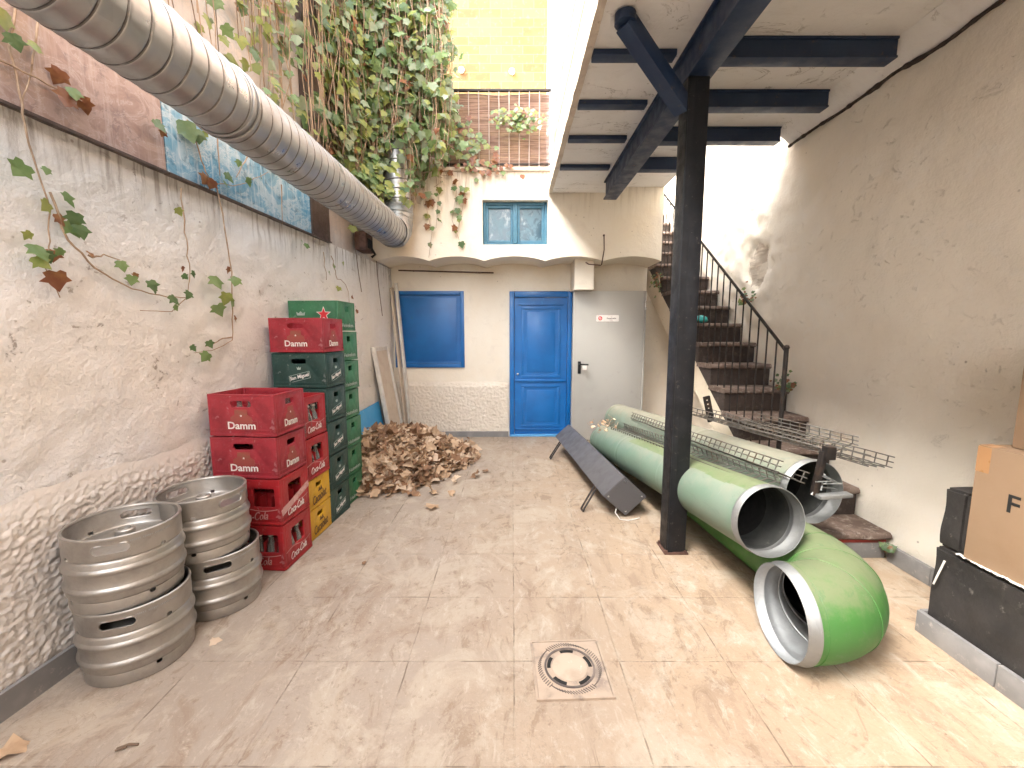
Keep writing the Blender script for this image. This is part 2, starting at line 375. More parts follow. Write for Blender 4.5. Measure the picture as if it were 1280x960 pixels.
class B:
    """collects geometry into one bmesh"""
    def __init__(s): s.bm = bmesh.new()
    def box(s, c, size, rot=None, bev=0.0, mi=0):
        r = bmesh.ops.create_cube(s.bm, size=1); vs = r['verts']
        mtx = Matrix.Translation(Vector(c)) @ (rot.to_4x4() if rot else Matrix()) @ Matrix.Diagonal((*size, 1))
        bmesh.ops.transform(s.bm, matrix=mtx, verts=vs)
        fs = set(f for v in vs for f in v.link_faces)
        for f in fs: f.material_index = mi
        if bev > 0:
            es = list(set(e for v in vs for e in v.link_edges))
            r2 = bmesh.ops.bevel(s.bm, geom=es, offset=bev, segments=2, affect='EDGES', profile=.6)
            for f in r2['faces']: f.material_index = mi
        return s
    def span(s, a, b, bev=0.0, mi=0):
        a = Vector(a); b = Vector(b)
        return s.box((a+b)/2, [abs(x) for x in (b-a)], bev=bev, mi=mi)
    def rings(s, rings, closed=True, cap=False, mi=0):
        vr = [[s.bm.verts.new(p) for p in r] for r in rings]
        n = len(vr[0])
        for i in range(len(vr)-1):
            for j in range(n if closed else n-1):
                k = (j+1) % n
                try:
                    f = s.bm.faces.new((vr[i][j], vr[i][k], vr[i+1][k], vr[i+1][j])); f.material_index = mi
                except ValueError: pass
        if cap:
            for r in (vr[0], vr[-1]):
                try: s.bm.faces.new(r).material_index = mi
                except ValueError: pass
        return vr
    def tube(s, pts, r, seg=8, cap=True, mi=0):
        pts = [Vector(p) for p in pts]; rings = []
        up = None
        for i, p in enumerate(pts):
            t = (pts[min(i+1, len(pts)-1)]-pts[max(i-1, 0)]).normalized()
            if up is None:
                up = t.orthogonal().normalized()
            else:
                up = (up-t*up.dot(t)).normalized()
            sd = t.cross(up); rr = r[i] if isinstance(r, (list, tuple)) else r
            rings.append([p+(up*cos(2*pi*k/seg)+sd*sin(2*pi*k/seg))*rr for k in range(seg)])
        s.rings(rings, cap=cap, mi=mi); return s
    def lathe(s, prof, seg=48, c=(0, 0, 0), mi=0):
        rings = [[(c[0]+r*cos(2*pi*k/seg), c[1]+r*sin(2*pi*k/seg), c[2]+z) for k in range(seg)] for r, z in prof]
        s.rings(rings, mi=mi); return s
    def prism(s, poly, ext, mi=0):
        """poly: list of 3d points, ext: vector"""
        a = [s.bm.verts.new(p) for p in poly]; b = [s.bm.verts.new(Vector(p)+Vector(ext)) for p in poly]
        s.bm.faces.new(a).material_index = mi; s.bm.faces.new(b[::-1]).material_index = mi
        n = len(a)
        for i in range(n): s.bm.faces.new((a[i], b[i], b[(i+1) % n], a[(i+1) % n])).material_index = mi
        return s
    def mesh(s, m, angle=35, recalc=True, origin=None):
        if recalc: bmesh.ops.recalc_face_normals(s.bm, faces=s.bm.faces)
        if origin is not None: bmesh.ops.translate(s.bm, verts=s.bm.verts, vec=-Vector(origin))
        me = bpy.data.meshes.new('m'); s.bm.to_mesh(me); s.bm.free(); finish_mesh(me, m, angle); return me
    def build(s, name, m, parent=None, angle=35, recalc=True, loc=None):
        """world-space geometry: shifted so that it hangs under its parent's location"""
        org = None
        if parent is not None: org = parent.location
        elif loc is not None: org = loc
        me = s.mesh(m, angle, recalc, org)
        return link(name, me, parent, loc if parent is None else None)

def evaluated(ob):
    dg = bpy.context.evaluated_depsgraph_get(); dg.update()
    return bpy.data.meshes.new_from_object(ob.evaluated_get(dg))
def from_curve(cu):
    o = bpy.data.objects.new('tmp', cu); COL.objects.link(o)
    me = evaluated(o); bpy.data.objects.remove(o); bpy.data.curves.remove(cu); return me
def plate(outline, holes, thick, bev=0.0, mtx=None):
    """flat plate with holes; outline in (x, y), thickness along +z"""
    cu = bpy.data.curves.new('p', 'CURVE'); cu.dimensions = '2D'; cu.fill_mode = 'BOTH'
    cu.extrude = thick/2-bev; cu.bevel_depth = bev; cu.bevel_resolution = 1; cu.offset = -bev
    for poly in [outline]+list(holes):
        sp = cu.splines.new('POLY'); sp.points.add(len(poly)-1); sp.use_cyclic_u = True
        for p, q in zip(sp.points, poly): p.co = (q[0], q[1], 0, 1)
    me = from_curve(cu); me.materials.clear()
    me.transform(Matrix.Translation((0, 0, thick/2)))
    if mtx is not None: me.transform(mtx)
    return me
def rect(x0, y0, x1, y1, r=0, n=4):
    if r <= 0: return [(x0, y0), (x1, y0), (x1, y1), (x0, y1)]
    out = []
    for cx, cy, a in ((x1-r, y0+r, -90), (x1-r, y1-r, 0), (x0+r, y1-r, 90), (x0+r, y0+r, 180)):
        for k in range(n+1):
            t = R(a+90*k/n); out.append((cx+r*cos(t), cy+r*sin(t)))
    return out
def join(meshes, m, angle=35):
    bm = bmesh.new()
    for me in meshes: bm.from_mesh(me); bpy.data.meshes.remove(me)
    bmesh.ops.remove_doubles(bm, verts=bm.verts, dist=1e-5)
    bmesh.ops.recalc_face_normals(bm, faces=bm.faces)
    me = bpy.data.meshes.new('j'); bm.to_mesh(me); bm.free(); finish_mesh(me, m, angle); return me
def text_mesh(body, width, m, shear=0.0, thick=.001, bold=0.0, maxh=None):
    cu = bpy.data.curves.new('t', 'FONT'); cu.body = body; cu.size = 1; cu.extrude = .01; cu.shear = shear; cu.offset = bold
    cu.resolution_u = 3
    me = from_curve(cu); me.materials.clear()
    xs = [v.co.x for v in me.vertices]; ys = [v.co.y for v in me.vertices]
    k = width/(max(xs)-min(xs)); ky = k
    if maxh: ky = maxh/(max(ys)-min(ys))
    cx = (max(xs)+min(xs))/2; cy = (max(ys)+min(ys))/2
    me.transform(Matrix.Diagonal((k, ky, thick/.02, 1)) @ Matrix.Translation((-cx, -cy, .01)))
    finish_mesh(me, m); return me
FRONT = Matrix.Rotation(R(90), 4, 'X')                       # xy plate -> faces -Y
SIDE = Matrix.Rotation(R(90), 4, 'Z') @ Matrix.Rotation(R(90), 4, 'X')   # xy plate -> faces +X
LEFTF = Matrix.Rotation(R(-90), 4, 'Z') @ Matrix.Rotation(R(90), 4, 'X') # xy plate -> faces -X
T = Matrix.Translation

def grid_wall(name, fn, nu, nv, m, parent=None, angle=80):
    """fn(u, v) -> point; relief sheet"""
    vs = []; fs = []
    for j in range(nv+1):
        for i in range(nu+1): vs.append(fn(i/nu, j/nv))
    for j in range(nv):
        for i in range(nu):
            a = j*(nu+1)+i; fs.append((a, a+1, a+nu+2, a+nu+1))
    me = bpy.data.meshes.new(name); me.from_pydata(vs, [], fs); finish_mesh(me, m, angle)
    return link(name, me, parent)

# ------------------------------------------------------------------ ground
b = B(); bmesh.ops.create_grid(b.bm, x_segments=1, y_segments=1, size=45)
tag(b.build('ground', M['floor']), kind='structure')

# ------------------------------------------------------------------ left wall
t = thing('left_wall', 'long white plaster wall with rough grey dado along the left of the yard', 'wall')
def fl(u, v):
    Y = -1.2+u*6.88; z = v*2.27; p = Vector((0, Y, z))
    d = .012*noise.fractal(p*1.6, 1, 2, 4)+.006*noise.fractal(p*9, .8, 2, 4)
    return (wallX(Y)+d, Y, z)
grid_wall('plaster_face', fl, 230, 76, M['wall_l'], t)
b = B(); b.prism([(wallX(-4.5)-.3, -4.5, 0), (wallX(-4.5)-.03, -4.5, 0), (wallX(10)-.03, 10, 0), (wallX(10)-.3, 10, 0)], (0, 0, 2.26))
b.build('core', M['wall_l'], t)
def fd(u, v):
    Y = -.2+u*5.86; top = .80+.06*noise.noise(Vector((Y*1.3, 0, 0)))+.03*noise.noise(Vector((Y*7, 3, 0)))
    z = .0+v*top; p = Vector((0, Y, z))
    lump = .006*noise.fractal(p*46, .35, 2.3, 4)+.0045*max(0, noise.noise(p*33+Vector((7, 0, 0))))+random.uniform(-.0016, .0016) #, .7, 2.1, 3)*.0065+abs(noise.noise(p*64))*.008
    edge = min(1, (1-v)*7)
    return (wallX(Y)+.006+edge*(.012+lump), Y, z)
grid_wall('dado', fd, 900, 120, M['stucco'], t, 180)
b = B()
for k in range(17):
    y0 = -1.2+k*.41; y1 = min(y0+.405, 5.66)
    a0 = wallX(y0)+.03; a1 = wallX(y1)+.03
    b.prism([(a0, y0, 0), (a0+.018, y0, 0), (a1+.018, y1, 0), (a1, y1, 0)], (0, 0, .105))
b.build('skirting', M['skirt'], t)
# upper storey of the wall behind the painted panels
t = thing('upper_left_wall', 'weathered grey upper wall rising behind the silver duct and ivy', 'wall', (0, 0, 2.27))
b = B(); b.prism([(wallX(-4.5)-.3, -4.5, 2.27), (wallX(-4.5)-.02, -4.5, 2.27), (wallX(10)-.02, 10, 2.27), (wallX(10)-.3, 10, 2.27)], (0, 0, 3.28))
b.build('masonry', M['wall_lu'], t)
b = B(); b.prism([(wallX(-4.5)-.32, -4.5, 5.55), (wallX(-4.5)+.03, -4.5, 5.55), (wallX(10)+.03, 10, 5.55), (wallX(10)-.32, 10, 5.55)], (0, 0, .08))
b.build('coping', M['fascia'], t)
def lpanel(name, label, y0, y1, z0, z1, m, th=.022):
    c = ((wallX(y0)+wallX(y1))/2, (y0+y1)/2, z0)
    o = thing(name, label, 'panel', c)
    bb = B(); bb.prism([(wallX(y0)-.02, y0, z0), (wallX(y0)+th-.02+.02, y0, z0), (wallX(y1)+th, y1, z0), (wallX(y1)-.02, y1, z0)], (0, 0, z1-z0))
    bb.build('panel_face', m, o)
    bb = B(); bb.prism([(wallX(y0)-.01, y0, z0-.014), (wallX(y0)+th+.012, y0, z0-.014), (wallX(y1)+th+.012, y1, z0-.014), (wallX(y1)-.01, y1, z0-.014)], (0, 0, .012))
    bb.build('bottom_edge', M['pan_dark'], o)
lpanel('wall_panel', 'pink marbled painted panel on top of the left wall', -1.2, 2.325, 2.275, 3.1, M['pan_pink'])
lpanel('wall_panel', 'blue and white marbled painted panel under the silver duct', 2.332, 3.72, 2.275, 3.1, M['pan_blue'])
lpanel('wall_panel', 'dark brown narrow panel beside the blue marbled panel', 3.727, 4.03, 2.275, 5.0, M['pan_dark'], .03)

# ------------------------------------------------------------------ back wall
t = thing('back_wall', 'cream rear wall with blue door, blue shutter and scalloped overhang', 'wall', (0, 5.68, 0))
o = join([plate([(-1.9, 0), (2.55, 0), (2.55, 1.86), (1.8, 1.86), (1.8, 2.6), (-1.9, 2.6)],
    [rect(-1.585, .96, -.645, 1.985), rect(-.035, .001, .81, 1.985)], .22, 0, T((0, 5.90, 0)) @ FRONT)], M['wall_b'])
for v in o.vertices: v.co.y -= 5.68
link('lower_face', o, t)
cusps = [-1.80, -1.62, -1.0, -.335, .40, 1.10, 1.80]
bot = []
for a, c in zip(cusps[:-1], cusps[1:]):
    n = 10
    for k in range(n):
        s = k/n; bot.append((a+(c-a)*s, 2.285+.055*math.sin(pi*s)**.8*(min(1, (c-a)/.6))))
bot.append((1.79, 2.285))
o = join([plate(bot+[(1.79, 3.30), (-1.9, 3.30), (-1.9, 2.285)], [rect(-.35, 2.475, .425, 2.985)], .545, 0, T((0, 5.678, 0)) @ FRONT)], M['wall_b'])
for v in o.vertices: v.co.y -= 5.68
link('overhang', o, t)
def fbd(u, v):
    X = -1.60+u*1.56; top = .765+.012*noise.noise(Vector((X*5, 0, 0))); z = .0+v*top
    p = Vector((X, 0, z)); edge = min(1, (1-v)*12, u*40+.2, (1-u)*40+.2)
    return (X, -.003-edge*(.022+noise.fractal(p*30, .4, 2.2, 4)*.008+random.uniform(-.0015, .0015)), z)
grid_wall('dado', fbd, 210, 100, M['stucco_b'], t, 180)
b = B(); b.span((-1.6, 5.63, 0), (-.05, 5.65, .075)); b.build('skirting', M['skirt'], t)
b = B(); b.span((.78, 5.30, 1.965), (1.02, 5.676, 2.40), .006); b.build('pier', M['wall_b'], t)
b = B(); b.span((-1.75, 5.10, 3.302), (.56, 5.72, 3.345), .008); b.build('ledge', M['fascia'], t)
t = thing('roof_terrace', 'roof terrace deck behind the reed screen above the rear wall', 'terrace', (0, 7, 3.2))
b = B(); b.span((-1.9, 5.73, 3.0), (1.79, 10, 3.2)); b.build('deck', M['slab'], t)

# ------------------------------------------------------------------ blue shutter, door, upper window, grey door
t = thing('window_shutter', 'blue painted closed shutter in the cream rear wall, left of the door', 'shutter', (-1.11, 5.68, .96))
b = B()
for a, c in (((-1.585, 5.66, .96), (-1.535, 5.72, 1.985)), ((-.695, 5.66, .96), (-.645, 5.72, 1.985)), ((-1.533, 5.66, 1.935), (-.697, 5.72, 1.985)), ((-1.533, 5.655, .96), (-.697, 5.72, 1.02))): b.span(a, c, .005)
b.build('frame', M['blue_s'], t)
b = B(); b.span((-1.533, 5.695, 1.022), (-.697, 5.72, 1.933)); b.span((-1.48, 5.688, 1.06), (-.75, 5.694, 1.895), .002); b.build('panel', M['blue_s'], t)
b = B(); b.span((-1.53, 5.647, 1.025), (-.70, 5.66, 1.04), .003); b.build('sill', M['blue'], t)
t = thing('blue_door', 'blue panelled wooden door in the cream rear wall', 'door', (.39, 5.68, 0))
b = B()
for a, c in (((-.033, 5.652, 0), (.03, 5.75, 1.98)), ((.752, 5.652, 0), (.808, 5.75, 1.98)), ((.032, 5.652, 1.905), (.75, 5.75, 1.98))): b.span(a, c, .006)
b.build('frame', M['blue'], t)
b = B(); b.span((.034, 5.69, .03), (.748, 5.735, 1.902)); 
for z0, z1 in ((.13, .72), (.82, 1.78)):   # raised mouldings round the two panels
    x0, x1 = .13, .66
    for a, c in (((x0, 5.679, z0), (x1, 5.689, z0+.035)), ((x0, 5.679, z1-.035), (x1, 5.689, z1)), ((x0, 5.679, z0+.036), (x0+.035, 5.689, z1-.036)), ((x1-.035, 5.679, z0+.036), (x1, 5.689, z1-.036))): b.span(a, c, .004)
    b.span((x0+.075, 5.682, z0+.075), (x1-.075, 5.689, z1-.075), .003)
le = b.build('leaf', M['blue'], t)
b = B(); b.span((.04, 5.668, .765), (.742, 5.688, .795), .006); b.span((.04, 5.668, .09), (.742, 5.688, .115), .006); b.span((.08, 5.672, 1.80), (.70, 5.688, 1.815), .004); b.build('rail_moulding', M['blue'], t)
b = B(); b.lathe([(.012, 0), (.016, .012), (.008, .02), (0, .022)], 12); me = b.mesh(M['screw']); me.transform(T((-.312, -.004, .87)) @ FRONT); link('keyhole_plate', me, t)
b = B(); b.span((-.03, 5.64, 0), (.81, 5.70, .028), .004); b.build('threshold', M['blue_lt'], t)

t = thing('upper_window', 'small old blue double window high in the rear wall', 'window', (.04, 5.25, 2.475))
b = B()
for a, c in (((-.348, 5.21, 2.477), (-.315, 5.26, 2.983)), ((.39, 5.21, 2.477), (.423, 5.26, 2.983)), ((-.313, 5.21, 2.95), (.388, 5.26, 2.983)), ((-.313, 5.21, 2.477), (.388, 5.26, 2.507)), ((.012, 5.20, 2.508), (.063, 5.26, 2.949))): b.span(a, c, .004)
for x0, x1 in ((-.313, .011), (.064, .388)):
    for a, c in (((x0, 5.222, 2.508), (x0+.03, 5.262, 2.949)), ((x1-.03, 5.222, 2.508), (x1, 5.262, 2.949)), ((x0+.031, 5.222, 2.915), (x1-.031, 5.262, 2.949)), ((x0+.031, 5.222, 2.508), (x1-.031, 5.262, 2.542))): b.span(a, c, .003)
b.build('frame', M['oldblue'], t)
for x0, x1 in ((-.282, -.02), (.095, .357)):
    b = B(); b.span((x0, 5.245, 2.543), (x1, 5.252, 2.914)); b.build('pane', M['pane'], t)

t = thing('grey_door', 'grey steel door leaf standing open with small white sign', 'door', (1.25, 5.43, 0))
b = B(); b.span((.787, 5.42, .012), (1.70, 5.47, 1.962), .006); b.build('leaf', M['greydoor'], t)
b = B(); b.span((1.702, 5.405, .0), (1.72, 5.475, 1.962), .004); b.build('hinge_edge', M['greydoor'], t)
for z in (.3, 1.72):
    b = B(); b.tube([(1.711, 5.40, z), (1.711, 5.40, z+.12)], .011, 10); b.build('hinge', M['screw'], t)
b = B(); b.span((.858, 5.405, .90), (.898, 5.419, 1.06), .006); hp = b.build('handle', M['black'], t)
b = B(); b.tube([(.878, 5.41, 1.025), (.878, 5.36, 1.025), (.90, 5.355, 1.025), (.985, 5.355, 1.022)], .010, 10)
me = b.mesh(M['black'], origin=t.location); link('lever', me, hp)
b = B(); b.span((.91, 5.352, .955), (.965, 5.359, 1.012), .002); me = b.mesh(M['white_ink'], origin=t.location); link('tag_card', me, hp)
me = plate(rect(-.145, -.042, .145, .042, .012), [], .004, 0, T((0, -.012, 1.615)) @ FRONT); me.transform(T((-.02, 0, 0))); finish_mesh(me, M['white_ink']); sg = link('sign', me, t)
me = plate([(.026*cos(2*pi*k/24), .026*sin(2*pi*k/24)) for k in range(24)], [[(.015*cos(2*pi*k/24), .015*sin(2*pi*k/24)) for k in range(24)]], .002, 0, T((-.115, -.0165, 1.615)) @ FRONT); finish_mesh(me, M['red_ink']); link('prohibition_ring', me, sg)
me = plate(rect(-.02, -.004, .02, .004), [], .002, 0, T((-.115, -.0165, 1.615)) @ FRONT @ Matrix.Rotation(R(45), 4, 'Z')); finish_mesh(me, M['red_ink']); link('prohibition_bar', me, sg)
me = text_mesh('Reservado', .12, M['black_ink'], bold=.01); me.transform(T((.03, -.0165, 1.615)) @ FRONT); link('lettering', me, sg)

# small ironwork on the rear wall
p0 = at_Y(498, 338, 5.62); p1 = at_Y(617, 341, 5.62)
b = B(); b.tube([p0, p1], .009, 8)
for s in (.15, .85):
    q = p0.lerp(p1, s); b.tube([q, (q.x, 5.68, q.z)], .006, 6)
tag(b.build('wall_rod', M['rust'], loc=p0), 'thin horizontal iron rod above the blue shutter', 'rod')
q = at_Y(755, 294, 5.12); r_ = at_Y(752, 331, 5.12)
b = B(); b.tube([q, q.lerp(r_, .5)+Vector((.012, -.02, 0)), r_, r_+Vector((-.02, -.03, -.01)), r_+Vector((-.16, -.04, -.0)), r_+Vector((-.2, -.05, .02))], .007, 8)
b.tube([q, q+Vector((0, .02, 0))], .012, 8)
tag(b.build('wall_hook', M['rust'], loc=q), 'small rusty hook hanging on the wall between door and canopy', 'hook')

# ------------------------------------------------------------------ right wall
t = thing('right_wall', 'tall beige plaster wall along the right beside the stairs', 'wall', (2.4, 0, 0))
def fr(u, v):
    Y = -1.2+u*11; z = v*4.6; p = Vector((0, Y, z))
    d = .014*noise.fractal(p*1.5, 1, 2, 4)+.007*noise.fractal(p*8, .8, 2, 4)
    rough = max(0, min(1, (Y-3.6)/.6))
    d += rough*.016*noise.fractal(p*6+Vector((5, 0, 0)), .8, 2, 5)
    dd = math.hypot((Y-4.2)/.26, (z-2.08)/.21)+.35*noise.noise(p*9)
    if dd < 1: d -= .03*min(1, (1-dd)*5)*(1+.7*noise.noise(p*Vector((1, 6, 14)).length*.4))
    return (-d, Y, z)
grid_wall('plaster_face', fr, 330, 150, M['wall_r'], t)
b = B(); b.span((2.43, -3, 0), (2.7, 9.8, 4.6)); b.build('core', M['wall_r'], t)
b = B()
for y0, y1 in ((1.9, 2.2), (2.205, 2.47)): b.span((2.36, y0, 0), (2.385, y1, .105), .002)
b.build('skirting', M['skirt'], t)
t = thing('blocker_behind', 'cream house wall added behind the viewer to shape the light', 'blocker', (0, -3.1, 0))
b = B(); b.span((-2.4, -3.4, 0), (2.72, -3.1, 2.7)); b.build('wall', M['wall_b'], t)  # unseen wall, added and sized for its effect on the light
# ------------------------------------------------------------------ stairs
t = thing('staircase', 'narrow steep flight of dark tiled steps against the right wall', 'stairs', (2.1, 2.48, 0))
Yk = lambda k: 2.478+(k-1)*.268
Zk = lambda k: .169+(k-1)*.194
NS = 17
lo = lambda Y: Zk(1)-.042-.194+(Y-Yk(1)-.035)*.194/.268
prof = [(2.94, 0), (Yk(2)+.1, 0), (Yk(2)+.1, lo(Yk(2)+.1)), (Yk(NS)+.035, lo(Yk(NS)+.035)), (8.2, Zk(NS)-.05), (8.2, 2.75), (6.9, 2.75)]
b = B(); b.prism([(1.845, y, z) for y, z in prof], (.53, 0, 0)); b.build('stair_body', M['cheek'], t, angle=20)
for k in range(4, NS+1):
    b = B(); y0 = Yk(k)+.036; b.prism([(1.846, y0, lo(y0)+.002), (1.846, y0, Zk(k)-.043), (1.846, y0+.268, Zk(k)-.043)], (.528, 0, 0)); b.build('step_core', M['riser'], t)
xl = {1: 1.66, 2: 1.74, 3: 1.80}
for k in range(1, NS+1):
    x0 = xl.get(k, 1.835)
    b = B(); dep = .31 if k < NS else 1.6
    n = 14; rows = []
    for s in range(n+1):          # worn, slightly dished nosing
        X = x0+(2.39-x0)*s/n; w = .012*noise.noise(Vector((X*4, k*3.1, 0)))+.006*noise.noise(Vector((X*17, k*3.1, 0)))
        y0 = Yk(k)+w; zt = Zk(k)+.006*noise.noise(Vector((X*6, k, 5)))
        rows.append([(X, y0+.012, zt-.042), (X, y0, zt-.030), (X, y0+.002, zt-.012), (X, y0+.016, zt), (X, y0+dep, zt), (X, y0+dep, zt-.042)])
    b.rings(rows, closed=True, cap=True); b.build('tread', M['tread'], t, angle=50)
    if k == 1:
        b = B()
        for xa, xb in ((1.70, 2.06), (2.065, 2.375)): b.span((xa, 2.50, 0), (xb, 2.512, .10), .002)
        b.build('riser_skirting', M['skirt'], t)
        b = B(); b.span((1.68, Yk(1)+.028, .0), (2.38, Yk(1)+.034, .127)); b.build('riser', M['redpaint'], t)
    else:
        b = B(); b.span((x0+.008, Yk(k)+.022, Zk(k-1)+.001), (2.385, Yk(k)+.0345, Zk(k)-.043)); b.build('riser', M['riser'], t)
for k, s in ((1, 1.66), (2, 1.74), (3, 1.80)):  # flared lower steps need their own cores
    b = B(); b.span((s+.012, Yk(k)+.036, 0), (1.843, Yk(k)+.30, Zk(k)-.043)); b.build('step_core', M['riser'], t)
b = B(); rag = []
rg = thing('plastic_bag', 'crumpled turquoise plastic bag lying on a stair tread', 'bag', (2.02, 4.5, Zk(8)))
def frag(u, v):
    a = 2*pi*u; e = pi*v; rr = .055+.02*noise.noise(Vector((cos(a)*2, sin(a)*2, v*4)))
    return (rr*1.3*sin(e)*cos(a), rr*sin(e)*sin(a), .045+rr*.7*cos(e))
grid_wall('bag_body', frag, 24, 14, M['teal'], rg)

t = thing('stair_railing', 'black iron railing with slim balusters up the stairs', 'railing', (1.875, 2.85, 0))
hz = lambda Y: 1.30+(Y-2.85)*.724
b = B(); b.tube([(1.875, 2.85, .365), (1.875, 2.85, 1.31)], .015, 10); b.lathe([(.0, .035), (.014, .03), (.02, .015), (.014, .0), (.015, -.02)], 12, (1.875, 2.85, 1.31)); b.build('newel_post', M['iron'], t)
b = B(); b.tube([(1.875, 2.85, 1.30), (1.875, 6.9, hz(6.9))], .011, 10); b.build('handrail', M['iron'], t)
Y = 2.96
while Y < 6.85:
    k = max(i for i in range(1, NS+1) if Yk(i) <= Y-.012)
    b = B(); b.tube([(1.875, Y, Zk(k)-.005), (1.875, Y, hz(Y))], .006, 6); b.build('baluster', M['iron'], t)
    Y += .115

# ------------------------------------------------------------------ canopy slab and steel frame
t = thing('canopy', 'whitewashed concrete canopy over the right half of the yard', 'canopy', (1.4, 2, 3.06))
b = B(); b.span((.47, -3, 3.065), (1.10, 5.125, 3.24)); b.build('soffit', M['slab'], t)
b = B(); b.span((1.102, 3.79, 3.13), (1.79, 5.125, 3.24)); b.span((1.102, -3, 3.13), (2.385, 3.785, 3.24)); b.build('soffit', M['slab'], t)
b = B(); b.prism([(2.24, -3, 3.128), (2.384, -3, 3.02), (2.384, -3, 3.128)], (0, 6.78, 0)); b.build('plaster_haunch', M['slab'], t)
def fcr(u, v):
    Y = -1.2+u*4.98; a = 2*pi*v; r = .010+.012*max(0, noise.noise(Vector((Y*7, 1, 0))))+.012*max(0, noise.noise(Vector((Y*19, 4, 0))))
    return (2.372+r*cos(a)+.012*noise.noise(Vector((Y*5, 9, 0))), Y, 3.012+r*sin(a)+.02*noise.noise(Vector((Y*3, 7, 0))))
o = grid_wall('crack_line', fcr, 400, 8, M['riser'], t); o.data.transform(T(-Vector(t.location)))
def ffa(u, v):
    Y = -1.2+u*6.32; prof_ = [(.425, 3.05), (.425, 3.19), (.469, 3.19), (.469, 3.05), (.425, 3.05)]
    i = min(int(v*4+1e-6), 4); x, z = prof_[i]; w = .008*noise.fractal(Vector((Y*5, v*4, 0)), .8, 2, 3)
    return (x+w, Y, z+w)
o = grid_wall('fascia', ffa, 160, 4, M['fascia'], t, 30); o.data.transform(T(-Vector(t.location)))
t = thing('board_parapet', 'tall pinkish wooden board screen standing on the canopy edge', 'screen', (.5, 2, 3.24))
b = B(); z = 3.25
rr = random.Random(3)
while z < 5.6:
    h = .15+rr.random()*.03; b.span((.474+rr.random()*.006, -3, z), (.50, 5.12, z+h), .004); z += h+.006
b.build('board', M['boards'], t)
b = B()
for y in (-1.1, .9, 2.9, 5.05): b.span((.502, y-.03, 3.241), (.55, y+.03, 5.6))
b.build('stud', M['boards'], t)

t = thing('steel_frame', 'black steel post carrying navy beams and joists under the canopy', 'steel frame', (1.06, 2.61, 0))
b = B(); b.span((1.0, 2.55, .012), (1.125, 2.675, 2.87), .006); b.span((1.006, 2.545, .0), (1.04, 2.549, 2.85)); b.build('post', M['black'], t)
b = B(); b.span((.985, 2.535, 0), (1.14, 2.69, .012), .003)
for x in (1.0, 1.125):
    for y in (2.55, 2.675): b.lathe([(.011, 0), (.011, .012), (0, .014)], 6, (x, y, .012))
b.build('base_plate', M['rust'], t)
b = B(); b.span((1.0, -1.2, 2.872), (1.14, 4.76, 2.888), .002); b.span((1.0, -1.2, 3.047), (1.14, 4.76, 3.062), .002)
b.span((1.02, -1.2, 2.889), (1.12, 4.75, 3.046)); b.build('beam', M['navy'], t)
for y in (.53, 1.06, 1.6, 2.13, 2.67, 3.2, 3.73, 4.33):
    x1 = 2.24 if y < 3.8 else 1.785
    b = B(); b.span((1.142, y-.045, 3.012), (x1, y+.045, 3.024), .002); b.span((1.142, y-.045, 3.114), (x1, y+.045, 3.128), .002); b.span((1.142, y-.035, 3.025), (x1, y+.035, 3.113)); b.build('joist', M['navy'], t)
    b = B(); b.span((.475, y-.04, 3.03), (.96, y+.04, 3.063), .004); b.build('joist_flange', M['navy'], t)
a = Vector((1.0, 2.60, 2.72)); e = Vector((.585, 2.36, 3.02)); d = e-a
q = d.to_track_quat('X', 'Z').to_matrix()
b = B(); b.box((a+e)/2, (d.length, .085, .085), rot=q, bev=.004); b.lathe([(.001, 0), (.055, .004), (.055, .05), (.001, .055)], 16, (e.x, e.y, 3.005)); b.build('brace', M['navy'], t)

# ------------------------------------------------------------------ terrace railing, reed screen, yellow building
t = thing('terrace_railing', 'iron railing along the roof terrace above the rear wall', 'railing', (-.1, 5.2, 3.345))
b = B(); b.span((-1.5, 5.19, 4.21), (.455, 5.225, 4.235), .003); b.build('top_rail', M['iron'], t)
b = B(); b.span((-1.5, 5.195, 3.40), (.455, 5.22, 3.42), .003); b.build('bottom_rail', M['iron'], t)
for k in range(17):
    x = -1.45+k*.118; b = B(); b.tube([(x, 5.2, 3.343), (x, 5.2, 4.212)], .006, 6); b.build('baluster', M['rail_lt'], t)
t = thing('reed_screen', 'brown reed privacy screen tied behind the terrace railing', 'screen', (-.1, 5.26, 3.35))
b = B(); rr = random.Random(5)
for k in range(88):
    z = 3.355+k*.0097; pts = []
    for s in range(15):
        x = -1.5+s*(1.955/14); pts.append((x, 5.25+.012*noise.noise(Vector((x*3, 0, z*2))), z+.008*sin(x*9+1.5*noise.noise(Vector((x*1.5, z*3, 2))))))
    b.tube(pts, .0042+rr.random()*.0008, 5)
b.build('reeds', M['reed'], t)
b = B()
for x in (-1.2, -.8, -.4, 0, .38): b.tube([(x, 5.262, 3.35), (x, 5.262, 4.215)], .004, 5)
b.build('binding_wire', M['wire'], t)
t = thing('yellow_building', 'tall yellow block building rising behind the terrace', 'building', (-1, 9.2, 0))
b = B(); b.span((-4.5, 9.0, 0), (.70, 12, 9.5)); b.build('wall', M['brick'], t)
for px, py in ((577, 88), (640, 90)):
    p = at_Y(px, py, 8.99); b = B(); b.lathe([(.0, .06), (.035, .055), (.058, .03), (.06, 0)], 16); me = b.mesh(M['pvc']); me.transform(FRONT); o = link('wall_light', me, t); o.location = p-t.location

